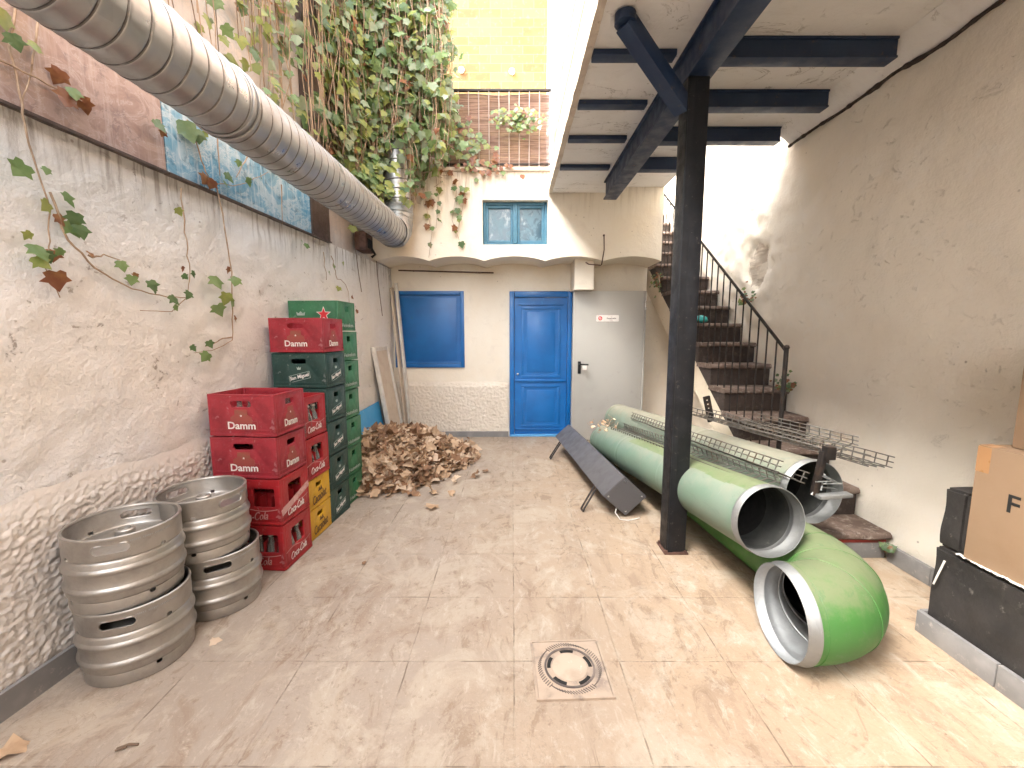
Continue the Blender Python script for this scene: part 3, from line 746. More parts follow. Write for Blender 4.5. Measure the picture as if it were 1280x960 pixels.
# ------------------------------------------------------------------ silver duct
t = thing('ventilation_duct', 'large silver spiral duct slung along the left wall and rising at the corner', 'duct', (-1.3, 3, 2.5))
def duct_mesh(path, r, pitch, seg=56):
    """tube between two points whose rows follow the helix, so that the lock seam is one continuous groove"""
    a, e = Vector(path[0]), Vector(path[1]); L = (e-a).length; tdir = (e-a).normalized()
    u = tdir.orthogonal().normalized(); w = tdir.cross(u); ph = [0, .03, .06, .09, .14, .3, .5, .7, .86, .95]; m = len(ph)
    rows = []; turns = int(L/pitch)
    for i in range(turns):
        for q, p in enumerate(ph):
            row = []
            for k in range(seg+1):
                th = 2*pi*k/seg; s = (i+p+k/seg)*pitch
                g = {1: -.004, 2: -.004, 4: .0025, 3: .001}.get(q, 0)
                dent = .003*noise.noise(Vector((s*4, cos(th)*1.5, sin(th)*1.5)))+.0007*noise.noise(Vector((s*11, cos(th)*3, sin(th)*3)))
                row.append(a+tdir*s+(u*cos(th)+w*sin(th))*(r+g+dent))
            rows.append(row)
    bb = B(); vr = bb.rings(rows, closed=False)
    row_of = {}
    for q, row in enumerate(vr):
        for v in row: row_of[v] = q
    for f in bb.bm.faces:
        if min(row_of[v] for v in f.verts) % m in (0, 1, 2): f.material_index = 1
    bmesh.ops.remove_doubles(bb.bm, verts=bb.bm.verts, dist=2e-5)
    return bb
A0 = Vector((-1.44, .2, 2.525)); A1 = Vector((-1.285, 4.62, 2.505)); RD = .158
duct_mesh((A0, A1), RD, .085).build('straight_run', [M['galv'], M['seam_shade']], t, angle=60)
# elbow
ed = (A1-A0).normalized(); C0 = A1; ctr = C0+Vector((0, 0, .25)); rings = []
for i in range(37):
    th = R(90*i/36); p = ctr+ed*(sin(th)*.25)-Vector((0, 0, 1))*(cos(th)*.25)
    tg = ed*cos(th)+Vector((0, 0, 1))*sin(th); sd = Vector((0, 0, 1)).cross(ed).normalized(); up = tg.cross(sd).normalized()
    bul = .006 if i % 9 == 0 else 0.0
    rings.append([p+(sd*cos(2*pi*k/48)+up*sin(2*pi*k/48))*(RD+.002+bul) for k in range(48)])
b = B(); b.rings(rings); b.build('elbow', M['galv'], t, angle=60)
V0 = ctr+ed*.25
duct_mesh((V0+Vector((0, 0, -.04)), V0+Vector((0, 0, 3.2))), RD-.004, .10).build('riser', [M['galv'], M['seam_shade']], t, angle=60)
b = B(); b.lathe([(RD-.001, .0), (RD+.006, .003), (RD+.006, .02), (RD+.003, .025), (RD+.003, .06), (RD+.006, .065), (RD+.006, .08), (RD-.003, .085)], 48, V0); b.build('joint_collar', M['zinc_in'], t)
b = B(); p = A0.lerp(A1, .43)
for s in (.0, .03):
    q = A0.lerp(A1, .43+s*.3); b.tube([q+Vector((cos(2*pi*k/40)*(RD+.006), 0, sin(2*pi*k/40)*(RD+.006))) for k in range(41)], .005, 6)
b.build('joint_band', M['galv'], t)
# bracket below the duct
p = at_L(455, 303, .06)
t = thing('duct_bracket', 'dark rusty bracket box fixed under the duct at the corner', 'bracket', p)
b = B(); b.box(p, (.12, .24, .2), bev=.01); b.build('box', M['rust'], t)
b = B(); b.box(p+Vector((.064, .0, -.02)), (.01, .14, .1), bev=.004); b.tube([p+Vector((.06, .05, -.05)), p+Vector((.1, .05, -.12)), p+Vector((.06, .05, -.15))], .015, 8); b.build('flap', M['dark'], t)
for name, pts, lab in (('wall_cable', [(438, 255), (443, 300), (448, 340), (452, 365)], 'thin dark cable running down the left wall under the duct'), ('wall_cable', [(470, 318), (473, 355), (478, 395)], 'thin dark cable down the corner beside the rear wall')):
    P = [at_L(x, y, .012) for x, y in pts]; b = B(); b.tube(P, .004, 6); tag(b.build(name, M['stem'], loc=P[-1]), lab, 'cable')

# ------------------------------------------------------------------ kegs
def boolean_cut(me, cutters):
    o = bpy.data.objects.new('tmp', me); COL.objects.link(o); cs = []
    bm = bmesh.new()
    for c in cutters: bm.from_mesh(c); bpy.data.meshes.remove(c)
    cm = bpy.data.meshes.new('c'); bm.to_mesh(cm); bm.free()
    co = bpy.data.objects.new('tmpc', cm); COL.objects.link(co)
    md = o.modifiers.new('b', 'BOOLEAN'); md.object = co; md.operation = 'DIFFERENCE'; md.solver = 'EXACT'
    r = evaluated(o); bpy.data.objects.remove(o); bpy.data.objects.remove(co); return r
def make_keg():
    t = thing('beer_keg', 'keg', 'keg', (0, 0, 0))
    prof = [(.176, .05), (.186, .056), (.192, .066), (.192, .084), (.194, .088), (.199, .094), (.200, .100), (.199, .106), (.194, .112), (.192, .116), (.192, .164), (.194, .168), (.199, .174), (.200, .180), (.199, .186), (.194, .192), (.192, .196), (.192, .212), (.186, .222), (.176, .227), (.150, .234), (.10, .243), (.05, .246), (.0, .246)]
    b = B(); b.lathe(prof, 72); link('body', b.mesh(M['steel'], 50), t)
    ring = [(.180, .222), (.190, .226), (.192, .232), (.192, .306), (.194, .311), (.193, .317), (.188, .320), (.183, .318), (.181, .312), (.184, .306), (.187, .300), (.187, .235), (.184, .226), (.180, .222)]
    b = B(); b.lathe(ring, 96); me = b.mesh(M['steel'])
    cuts = []
    for a in (0, 180):
        cuts.append(plate(rect(-.058, -.017, .058, .017, .0165, 6), [], .06, 0, Matrix.Rotation(R(a), 4, 'Z') @ T((0, -.165, .272)) @ FRONT))
    for a in (50, 130, 230, 310): cuts.append(plate(rect(-.010, -.008, .010, .008, .006), [], .06, 0, Matrix.Rotation(R(a), 4, 'Z') @ T((0, -.165, .234)) @ FRONT))
    me = boolean_cut(me, cuts); me.materials.clear(); finish_mesh(me, M['steel'], 40); ch = link('top_chime', me, t)
    for a in (0, 180):     # rolled lip round each handle opening
        pts = rect(-.060, -.019, .060, .019, .0185, 6); pts.append(pts[0]); pts.append(pts[1])
        P = [Matrix.Rotation(R(a), 3, 'Z') @ Vector((.1915*sin(x/.1915), -.1915*cos(x/.1915), .272+y)) for x, y in pts]
        b = B(); b.tube(P, .0035, 6); link('handle_lip', b.mesh(M['steel'], 60), ch)
    ring2 = [(.176, .062), (.184, .058), (.186, .052), (.186, .012), (.184, .003), (.180, 0), (.176, .003), (.175, .010), (.182, .015), (.182, .050), (.174, .056)]
    b = B(); b.lathe(ring2+[ring2[0]], 96); me = b.mesh(M['steel'])
    cuts = [plate(rect(-.010, -.009, .010, .009, .007), [], .06, 0, Matrix.Rotation(R(a), 4, 'Z') @ T((0, -.165, .050)) @ FRONT) for a in (35, 125, 215, 305)]
    me = boolean_cut(me, cuts); me.materials.clear(); finish_mesh(me, M['steel'], 40); link('bottom_chime', me, t)
    b = B(); b.lathe([(.045, .245), (.045, .252), (.034, .254), (.034, .276), (.030, .280), (.022, .280), (.020, .270), (.0, .268)], 28); link('valve', b.mesh(M['steel']), t)
    # stamped rim text
    b = B()
    for k in range(26):
        if k % 7 == 6: continue
        a = R(18+k*1.7); p = Vector((.1925*sin(a), -.1925*cos(a), .292)); b.box(p, (.0035, .0012, .006), rot=Matrix.Rotation(a, 3, 'Z'))
    link('stamping', b.mesh(M['zinc_in']), ch)
    return t
keg0 = make_keg()
kegs = [(-1.648, 1.70, 0, 24, 'lower steel keg of the near stack, standing on the floor by the left wall', 0),
        (-1.668, 1.70, .312, 30, 'upper steel keg of the near stack, nearest to the left wall dado', .8),
        (-1.565, 2.085, 0, 36, 'lower steel keg of the far stack, on the floor beside the red crates', 0),
        (-1.592, 2.065, .312, 74, 'upper steel keg of the far stack, in front of the red crates', -.8)]
for i, (x, y, z, rz, lab, tl) in enumerate(kegs):
    k = keg0 if i == 0 else dup(keg0)
    k.location = (x, y, z); k.rotation_euler = (R(tl*.6), R(tl), R(rz)); k['label'] = lab; k['group'] = 'steel beer kegs stacked by the left wall'

# ------------------------------------------------------------------ crates
def star(r, r2=None, n=5):
    r2 = r2 or r*.4; return [((r if k % 2 == 0 else r2)*cos(pi/2+pi*k/n), (r if k % 2 == 0 else r2)*sin(pi/2+pi*k/n)) for k in range(2*n)]
def make_crate(style):
    W, D = .40, .30; TH = .012
    H = {'damm': .2525, 'cola': .2865, 'cacao': .214, 'miguel': .2565, 'star': .2400}[style]
    m = M[{'damm': 'red', 'cola': 'cola_red', 'cacao': 'yellow', 'miguel': 'dgreen', 'star': 'green'}[style]]
    t = thing({'damm': 'beer_crate', 'cola': 'soft_drink_crate', 'cacao': 'milk_drink_crate', 'miguel': 'beer_crate', 'star': 'beer_crate'}[style], 'crate', 'crate')
    h = H-.004
    if style == 'damm': hf = [rect(-.062, h*.70, .062, h*.70+.036, .015)]; hs = [rect(-.042, h*.70, .042, h*.70+.036, .012)]
    elif style == 'cola': hf = [rect(-.165, h*.40, -.035, h*.80, .01), rect(.035, h*.40, .165, h*.80, .01)]; hs = [rect(-.068, h*.40, .068, h*.82, .012)]
    elif style == 'cacao': hf = [rect(-.05, h*.66, .05, h*.66+.034, .01)]; hs = [rect(-.036, h*.66, .036, h*.66+.034, .01)]
    elif style == 'miguel': hf = [rect(-.055, h*.70, .055, h*.70+.034, .012)]; hs = [rect(-.034, h*.70, .034, h*.70+.034, .010)]
    else: hf = []; hs = [rect(-.030, h*.66, .030, h*.66+.042, .006)]
    ms = []
    rim = .010
    for a, L, hl in ((0, W, hf), (180, W, hf), (90, D, hs), (270, D, hs)):
        off = D/2 if a in (0, 180) else W/2
        x = L/2-.0015-(TH if a in (90, 270) else 0)
        ms.append(plate(rect(-x, .006, x, h, .0), hl, TH, .0012, Matrix.Rotation(R(a), 4, 'Z') @ T((0, -off+TH, 0)) @ FRONT))
    body = join(ms, m, 30); bd = link('body', body, t)
    b = B()   # corner posts, rim bead, foot bead and base
    for sx in (-1, 1):
        for sy in (-1, 1): b.box((sx*(W/2-.011), sy*(D/2-.011), h/2+.002), (.024, .024, h-.008), bev=.006)
    for z, g in ((h-.006, .003), (.012, .0035), (.040, .002)):
        for s in (-1, 1):
            b.box((0, s*(D/2+g-.006), z), (W+2*g-.012, .012, .008 if z > .03 else .016), bev=.002); b.box((s*(W/2+g-.006), 0, z), (.012, D+2*g-.012, .008 if z > .03 else .016), bev=.002)
    b.span((-W/2+.013, -D/2+.013, .008), (W/2-.013, D/2-.013, .014)); link('rim', b.mesh(m), t)
    b = B(); hz_ = h*.55
    for i in range(1, 6): b.box((-W/2+W*i/6, 0, .016+hz_/2), (.003, D-.026, hz_))
    for j in range(1, 4): b.box((0, -D/2+D*j/4, .018+hz_/2), (W-.026, .003, hz_))
    link('divider', b.mesh(m), t)
    def put(me, side, x, z, rot=0, off=.0012, name='lettering', par=None):
        mt = (T((x, -D/2-off, z)) @ FRONT) if side == 'f' else (T((W/2+off, x, z)) @ SIDE)
        me.transform(mt @ Matrix.Rotation(R(rot), 4, 'Z')); return link(name, me, par or t)
    def poly(pts, m_, holes=(), th=.0008):
        me = plate(pts, holes, th); finish_mesh(me, m_); return me
    if style == 'damm':
        for sd, w in (('f', .155), ('s', .115)):
            lb = put(poly([(-w*.42, .02), (w*.42, .02), (w*.42, .055), (w*.25, .07), (w*.25, .10), (-w*.25, .10), (-w*.25, .07), (-w*.42, .055)], M['emb']), sd, 0, h*.24, name='label_patch')
            put(text_mesh('Damm', w*1.08, M['white_ink'], bold=.018, maxh=.043), sd, 0, h*.27, off=.002)
            put(poly(star(.008), M['white_ink']), sd, 0, h*.50, off=.002, name='star_mark')
            put(poly(rect(-w*.62, -.026, w*.62, .026, .006), M['emb'], [rect(-w*.62+.002, -.024, w*.62-.002, .024, .005)]), sd, 0, h*.27, name='label_outline')
    elif style == 'cola':
        put(text_mesh('Coca-Cola', .17, M['white_ink'], shear=.45, bold=.006, maxh=.046), 's', 0, h*.22, 4, off=.001)
        put(text_mesh('Coca-Cola', .20, M['tape'], shear=.45, bold=.004, maxh=.05), 'f', .02, h*.2, 4, off=.001)
        for sd, L in (('f', .36), ('s', .26)):
            P = []; n = 16
            up = [(-L/2+L*i/n, .006*sin(2*pi*i/n)*2+.002) for i in range(n+1)]; dn = [(x, y-.004) for x, y in up[::-1]]
            put(poly(up+dn, M['tape']), sd, 0, h*.36, name='wave_mark')
    elif style == 'cacao':
        for sd, w in (('f', .24), ('s', .185)):
            put(text_mesh('Cacaolat', w, M['brown_ink'], shear=.3, bold=.012, maxh=.062), sd, 0, h*.32, 6, off=.0042)
            put(poly([(-.03, 0), (-.012, .03), (.0, .01), (.014, .034), (.03, 0)], M['brown_ink']), sd, .01, h*.50, off=.0042, name='leaf_mark')
    elif style == 'miguel':
        for sd, w in (('f', .16), ('s', .155)):
            put(poly([(-w/2, -.025), (w/2, -.025), (w/2+.006, .025), (-w/2+.006, .025)], M['pale_ink'], [[(-w/2+.004, -.022), (w/2-.003, -.022), (w/2+.003, .022), (-w/2+.010, .022)]]), sd, 0, h*.32, 14, off=.001, name='banner_outline')
            put(text_mesh('San Miguel', w*.92, M['white_ink'], shear=.15, bold=.025, maxh=.034), sd, 0.002, h*.32, 14, off=.001)
            put(poly([(-.012, 0), (.012, 0), (.016, .02), (.006, .012), (0, .024), (-.006, .012), (-.016, .02)], M['pale_ink']), sd, 0, h*.53, off=.001, name='crown_mark')
    else:
        put(poly(star(.062, .026), M['white_ink']), 'f', .085, h*.55, off=.001, name='star_outline')
        put(poly(star(.050, .021), M['red_ink']), 'f', .085, h*.55, off=.002, name='star_mark')
        put(poly([(-.03, -.008), (.03, -.008), (.036, .02), (.018, .008), (0, .024), (-.018, .008), (-.036, .02)], M['pale_ink']), 'f', -.10, h*.55, off=.001, name='crown_mark')
        put(text_mesh('Heineken', .20, M['pale_ink'], bold=.01, maxh=.032), 's', 0, h*.20, off=.0045)
    return t, H
proto = {}
stacks = [
 ('near', (-1.552, 2.36+.15), -4.1, [('cola', 'red crate at the bottom of the nearest stack, bottles in its side window'),
   ('cola', 'red crate with a strip of clear tape below its empty side window'),
   ('damm', 'red crate just under the open top crate of the nearest stack'),
   ('damm', 'open-topped red crate on top of the nearest stack, behind the kegs')]),
 ('next', (-1.560, 2.69+.15), -4.1, [('cacao', 'yellow crate standing on the floor under another yellow crate'),
   ('cacao', 'yellow crate carrying two red crates'),
   ('cola', 'red crate full of bottles resting directly on the yellow crates'),
   ('cola', 'open red crate of bottles on top of the stack with yellow crates')]),
 ('dark', (-1.54, 3.0+.15), -4.1, [('miguel', 'dark green crate standing on the floor behind the yellow crates'),
   ('miguel', 'dark green crate second from the floor in the dark green stack'),
   ('miguel', 'dark green crate in the middle of the dark green stack'),
   ('miguel', 'dark green crate second below the red crate of the dark green stack'),
   ('miguel', 'dark green crate directly under the high red crate'),
   ('damm', 'red crate on top of the dark green stack')]),
 ('rear', (-1.545, 3.305+.15), -4.1, [('star', 'bright green crate on the floor next to the leaf pile'),
   ('star', 'bright green crate second from the floor in the rearmost stack'),
   ('star', 'bright green crate third from the floor in the rearmost stack'),
   ('star', 'bright green crate at mid height of the rearmost stack'),
   ('star', 'bright green crate third from the top of the rearmost stack'),
   ('star', 'bright green crate just below the crate with the red star'),
   ('star', 'bright green crate with a red star, highest of all the stacks')])]
rr = random.Random(11)
for sid, (cx, cy), rz, lst in stacks:
    z = 0
    for i, (st, lab) in enumerate(lst):
        if st not in proto:
            proto[st] = make_crate(st); o = proto[st][0]
        else: o = dup(proto[st][0])
        H = proto[st][1]
        o.location = (cx+rr.uniform(-.006, .006), cy+rr.uniform(-.004, .004), z); o.rotation_euler = (0, 0, R(rz+rr.uniform(-.8, .8)))
        o['label'] = lab; o['group'] = 'drink crates stacked along the left wall'
        if sid == 'near' and i == 1:
            me = plate([(-.15, -.02), (.15, -.02), (.15, .02), (-.15, .02)], [], .0008); finish_mesh(me, M['tape'])
            me.transform(T((.2018, 0, .118)) @ SIDE @ Matrix.Rotation(R(17), 4, 'Z')); link('tape_strip', me, o)
        z += H
# bottles that show through the openings
def make_bottle():
    t = thing('glass_bottle', 'bottle', 'bottle')
    b = B(); b.lathe([(0, .0), (.027, .002), (.028, .02), (.028, .10), (.024, .13), (.014, .16), (.0125, .185), (.0135, .187), (.0135, .197), (.011, .198), (.0105, .17), (.02, .13), (.0245, .10), (.0245, .012), (0, .008)], 16); link('body', b.mesh(M['glass']), t)
    b = B(); b.lathe([(.0155, .190), (.016, .194), (.014, .202), (0, .203)], 16); link('cap', b.mesh(M['capmetal']), t)
    return t
bot0 = make_bottle(); used = False
def bottles(cx, cy, z, spots, lab, grp):
    global used
    rot = Matrix.Rotation(R(-4.1), 3, 'Z')
    for i, j in spots:
        o = bot0 if not used else dup(bot0); used = True
        p = rot @ Vector((-.2+.4*(i+.5)/6, -.15+.3*(j+.5)/4, .016)); o.location = (cx+p.x, cy+p.y, z+p.z); o.rotation_euler = (0, 0, rr.uniform(0, 6)); o['label'] = lab; o['group'] = grp
bottles(-1.552, 2.51, 0, [(5, 0), (5, 1), (5, 2), (4, 0), (3, 0)], 'glass bottle inside the bottom red crate of the nearest stack', 'bottles in the bottom red crate')
bottles(-1.552, 2.51, .573+.2525, [(2, 0), (3, 0), (5, 2), (1, 0), (4, 1)], 'glass bottle inside the open-topped red crate behind the kegs', 'bottles in the open red crate')
bottles(-1.56, 2.84, .428, [(5, 0), (5, 1), (5, 2), (5, 3), (4, 1), (4, 2)], 'glass bottle inside the red crate resting on the yellow crates', 'bottles in the red crate on yellow crates')
bottles(-1.56, 2.84, .428+.2865, [(5, 0), (5, 1), (5, 2), (5, 3), (4, 1)], 'glass bottle inside the open red crate above the yellow crates', 'bottles in the top red crate above yellow crates')

# ------------------------------------------------------------------ leaves
IVY = [(0, -.02), (.20, -.10), (.46, .02), (.40, .22), (.62, .46), (.34, .52), (.26, .66), (0, 1.0), (-.26, .66), (-.34, .52), (-.62, .46), (-.40, .22), (-.46, .02), (-.20, -.10)]
DRY = [(0, 0), (.22, .12), (.42, .10), (.38, .36), (.52, .55), (.28, .62), (.16, .80), (0, 1.0), (-.2, .78), (-.30, .6), (-.5, .52), (-.36, .34), (-.40, .08), (-.2, .12)]
class Leaves:
    def __init__(s, shape): s.v = []; s.f = []; s.m = []; s.shape = shape
    def add(s, p, nrm, tip, size, mi, curl=.25, rnd=random):
        nrm = Vector(nrm).normalized(); tip = Vector(tip); tip = (tip-nrm*tip.dot(nrm))
        if tip.length < 1e-4: tip = nrm.orthogonal()
        tip.normalize(); sd = tip.cross(nrm); i0 = len(s.v); p = Vector(p)
        k1 = rnd.uniform(-.5, 1)*curl; k2 = rnd.uniform(-.6, 1)*curl
        s.v.append(p+(tip*.38)*size)
        for x, y in s.shape:
            h = -abs(x)*k1-(y-.3)**2*k2+.12*curl*sin(x*9+y*7+k1*30)
            s.v.append(p+(sd*x+tip*y+nrm*h)*size)
        n = len(s.shape)
        for k in range(n): s.f.append((i0, i0+1+k, i0+1+(k+1) % n)); s.m.append(mi)
    def mesh(s, mats, origin=(0, 0, 0)):
        me = bpy.data.meshes.new('leaves'); o = Vector(origin); me.from_pydata([v-o for v in s.v], [], s.f)
        for x in mats: me.materials.append(x)
        me.polygons.foreach_set('material_index', s.m); me.shade_smooth(); me.update(); return me

def strand(pts, rnd, L, stems, spacing=.055, size=(.045, .085), out=Vector((1, 0, 0)), palette=(5, 3, 2, 1, 2), jitter=.05, rad=.0028, skip=0.0):
    """a vine along pts with leaves; leaves go in L, stems in the bmesh"""
    stems.tube(pts, rad, 5)
    for a, c in zip(pts[:-1], pts[1:]):
        a = Vector(a); c = Vector(c); n = max(1, int((c-a).length/spacing))
        for k in range(n):
            if rnd.random() < skip: continue
            q = a.lerp(c, (k+rnd.random())/n)+Vector((rnd.gauss(0, jitter), rnd.gauss(0, jitter), rnd.gauss(0, jitter)))
            nn = out+Vector((rnd.gauss(0, .45), rnd.gauss(0, .45), rnd.gauss(.15, .4)))
            L.add(q, nn, Vector((rnd.gauss(0, .5), rnd.gauss(0, .5), -1)), rnd.uniform(*size), rnd.choices(range(5), palette)[0], .35, rnd)

# big hanging ivy: wall side and corner curtain
rnd = random.Random(21)
t = thing('hanging_ivy', 'dense mass of green and yellowing ivy hanging down the rear left corner', 'ivy', (-1.4, 4.6, 2.9))
L = Leaves(IVY); S = B(); S2 = B()
for i in range(215):
    u = rnd.random()
    if u < .40:      # against the left wall, thinner towards the viewer
        Y = 2.9+2.3*math.sqrt(rnd.random()); base = Vector((wallX(Y)+rnd.uniform(.05, .22), Y, 0)); z0 = rnd.uniform(4.1, 5.3); z1 = 2.72+rnd.random()**1.6*1.3; out = Vector((1, -.35, .2)); pal = (4, 1.2, 5, 1.0, 4)
        dens = .16-.09*min(1, (Y-2.9)/1.3)
    else:            # the curtain across the corner in front of the riser duct
        X = -1.55+.90*rnd.random()**1.05; Y = 5.0-.25*rnd.random()+.1*(X+1.6); base = Vector((X, Y, 0)); z0 = rnd.uniform(4.4, 5.6)
        z1 = (2.80+rnd.random()**1.5*1.0) if X < -1.02 else (3.2+rnd.random()**1.3*.9); out = Vector((.25, -1, .2)); pal = (5, 1.6, 3, .5, 5); dens = .07
        if -1.42 < X < -1.12 and z1 < 3.3: z1 = 3.3+.5*rnd.random()
        if rnd.random() < .35: base.y = 4.66-.1*rnd.random()
    n = max(3, int((z0-z1)/.22)); pts = []; ph = rnd.random()*9
    for k in range(n+1):
        z = z0+(z1-z0)*k/n; pts.append(base+Vector((.05*noise.noise(Vector((ph, z*1.3, 0))), .07*noise.noise(Vector((ph, z*1.3, 5))), z)))
    for _ in range(2):
        h0 = rnd.uniform(0, .12); q_ = [p+Vector((rnd.gauss(0, .04), rnd.gauss(0, .05), -h0)) for p in pts[::2]+[pts[-1]]]; S2.tube(q_, .003, 4)
    strand(pts, rnd, L, S if rnd.random() < .4 else S2, spacing=dens*.75, size=(.055, .115), out=out, palette=pal, jitter=.06, rad=.0035)
for i in range(34):
    Y = rnd.uniform(2.35, 3.5); base = Vector((wallX(Y)+rnd.uniform(.04, .16), Y, 0)); z0 = rnd.uniform(4.0, 5.0); z1 = rnd.uniform(2.85, 3.6); ph = rnd.random()*9
    pts = [base+Vector((.04*noise.noise(Vector((ph, z0+(z1-z0)*k/7*1.3, 0))), .09*noise.noise(Vector((ph, (z0+(z1-z0)*k/7)*1.3, 5))), z0+(z1-z0)*k/7)) for k in range(8)]
    strand(pts, rnd, L, S2 if i % 3 else S, spacing=.11, size=(.04, .085), out=Vector((1, -.35, .2)), palette=(4, 1, 5, 1.6, 4), jitter=.05, rad=.003)
for i in range(260):   # bright tuft lying over the duct at the elbow, and spill on the terrace rail
    c = at_Y(440+rnd.gauss(0, 26), 222+rnd.gauss(0, 22), 4.45); L.add(c, (.6, -.8, .5), (rnd.gauss(0, .6), 0, -1), rnd.uniform(.05, .095), rnd.choices(range(5), (2, 0, 7, .5, 1))[0], .35, rnd)
for i in range(120):
    q = rnd.random(); c = at_Y(540+q*60+rnd.gauss(0, 12), 150+q*42+rnd.gauss(0, 16), 5.1); L.add(c, (.1, -1, .3), (rnd.gauss(0, .6), 0, -1), rnd.uniform(.05, .09), rnd.choices(range(5), (3, 1.5, 2.5, 2, 3))[0], .35, rnd)
for i in range(40):
    c = at_Y(600+rnd.gauss(0, 25), 208+rnd.gauss(0, 6), 5.08); L.add(c, (.1, -1, .3), (rnd.gauss(0, .6), 0, -1), rnd.uniform(.04, .075), rnd.choices(range(5), (.5, 0, 1, 6, 0))[0], .4, rnd)
for pts in ([(530, 235), (534, 265), (540, 290), (536, 322)], [(572, 215), (570, 245), (565, 275), (574, 300)], [(584, 215), (580, 250), (572, 290)], [(545, 220), (548, 250), (545, 285)]):
    P = [at_Y(x, y, 5.07) for x, y in pts]; strand(P, rnd, L, S2, .05, (.04, .085), Vector((.1, -1, .1)), (2.5, 1.5, 2, 2, 1), .025, skip=.35)
S.build('stem', M['stem'], t); S2.build('dry_stem', M['drystem'], t)
link('foliage', L.mesh(M['lf'], t.location), t)

# trailing strands over the left wall
def wall_vine(label, lines, leaves, seed, size=(.06, .1), pal=(4, 3, 1.2, 1, .5), spacing=.16):
    rnd = random.Random(seed); base = at_L(*lines[0][-1], .03)
    t = thing('ivy_strand', label, 'ivy strand', base); L = Leaves(IVY); S = B()
    for ln in lines:
        P = []
        for (x0, y0), (x1, y1) in zip(ln[:-1], ln[1:]):
            for k in range(4): P.append(at_L(x0+(x1-x0)*k/4+rnd.gauss(0, .8), y0+(y1-y0)*k/4+rnd.gauss(0, .8), .03+rnd.uniform(0, .02)))
        P.append(at_L(*ln[-1], .03)); S.tube(P, [.0045-.0028*i/len(P) for i in range(len(P))], 6)
    for lf in leaves:
        x, y, s = lf[:3]; mi = lf[3] if len(lf) > 3 else rnd.choices(range(5), pal)[0]
        p = at_L(x, y, .045+rnd.uniform(0, .03)); dep = (p-Vector((0, 0, CAM_H))).length
        sz = s/F*dep*.56
        L.add(p+Vector((0, 0, sz*.45)), Vector((1, rnd.gauss(-.2, .3), rnd.gauss(.1, .3))), Vector((0, rnd.gauss(0, .5), -1)), sz, mi, .4, rnd)
    S.build('stem', M['drystem'], t); link('foliage', L.mesh(M['lf'], t.location), t)
wall_vine('ivy strand hanging over the pink panel and ending in a red leaf', [[(22, -6), (12, 60), (28, 130), (35, 180), (60, 250), (62, 300), (58, 335), (75, 372)], [(50, -4), (45, 50), (38, 90), (28, 130)], [(0, 75), (60, 105), (110, 130)]],
    [(33, 217, 26, 0), (16, 52, 20, 1), (45, 62, 16, 2), (78, 98, 22, 3), (86, 128, 26, 3), (104, 132, 22, 3), (92, 118, 18, 0), (80, 250, 22, 0), (62, 262, 20, 2), (96, 276, 24, 1), (86, 287, 26, 0), (100, 290, 22, 1), (72, 275, 18, 3), (44, 318, 28, 0), (58, 322, 18, 1), (68, 320, 18, 3), (46, 330, 22, 2), (72, 352, 30, 3), (80, 318, 14, 0), (40, 297, 14, 2), (195, 158, 20, 1), (205, 168, 12, 3), (5, 25, 26, 2)], 31)
wall_vine('ivy strand drooping sideways across the middle of the left wall', [[(62, 240), (85, 300), (118, 335), (165, 362), (210, 371), (232, 372), (215, 390), (175, 388)], [(112, 320), (130, 320), (150, 325)], [(225, 235), (232, 290), (237, 330), (235, 365)]],
    [(112, 320, 12, 3), (152, 333, 18, 0), (166, 351, 17, 0), (188, 358, 20, 1), (195, 363, 14, 1), (215, 376, 20, 1), (218, 386, 12, 0), (237, 370, 16, 1), (229, 347, 11, 1), (243, 343, 13, 1), (230, 337, 10, 3), (171, 345, 9, 3), (222, 265, 14, 2), (60, 215, 12, 0)], 32)
wall_vine('ivy strand hanging straight down above the red crates', [[(272, 235), (284, 300), (289, 340), (291, 390), (290, 425), (270, 437), (243, 441)], [(290, 420), (275, 425), (262, 432)]],
    [(269, 354, 26, 0), (296, 353, 20, 0), (286, 338, 13, 3), (284, 374, 24, 2), (293, 384, 20, 0), (272, 389, 24, 0), (293, 399, 14, 3), (262, 448, 20, 0), (240, 436, 13, 1), (261, 431, 15, 1)], 33)
wall_vine('ivy strand creeping in front of the blue marbled panel', [[(235, 150), (252, 200), (262, 228), (300, 232), (335, 215)], [(272, 175), (275, 220)], [(310, 195), (295, 222)], [(352, 230), (353, 280)]],
    [(232, 165, 34, 1), (248, 170, 24, 1), (258, 172, 18, 2), (260, 228, 22, 3), (268, 232, 18, 3), (285, 222, 18, 1), (313, 228, 16, 0), (326, 222, 12, 1), (300, 205, 12, 0), (378, 305, 15, 0), (384, 308, 12, 0), (345, 215, 12, 2), (283, 232, 12, 0)], 34)
wall_vine('thin ivy strand hanging on the left wall under the dark panel', [[(415, 320), (420, 345), (432, 355), (440, 390)], [(405, 315), (408, 350)]], [(424, 362, 12, 2), (418, 334, 10, 0), (440, 372, 9, 3), (412, 342, 9, 0), (447, 390, 9, 3), (430, 330, 9, 2)], 35)

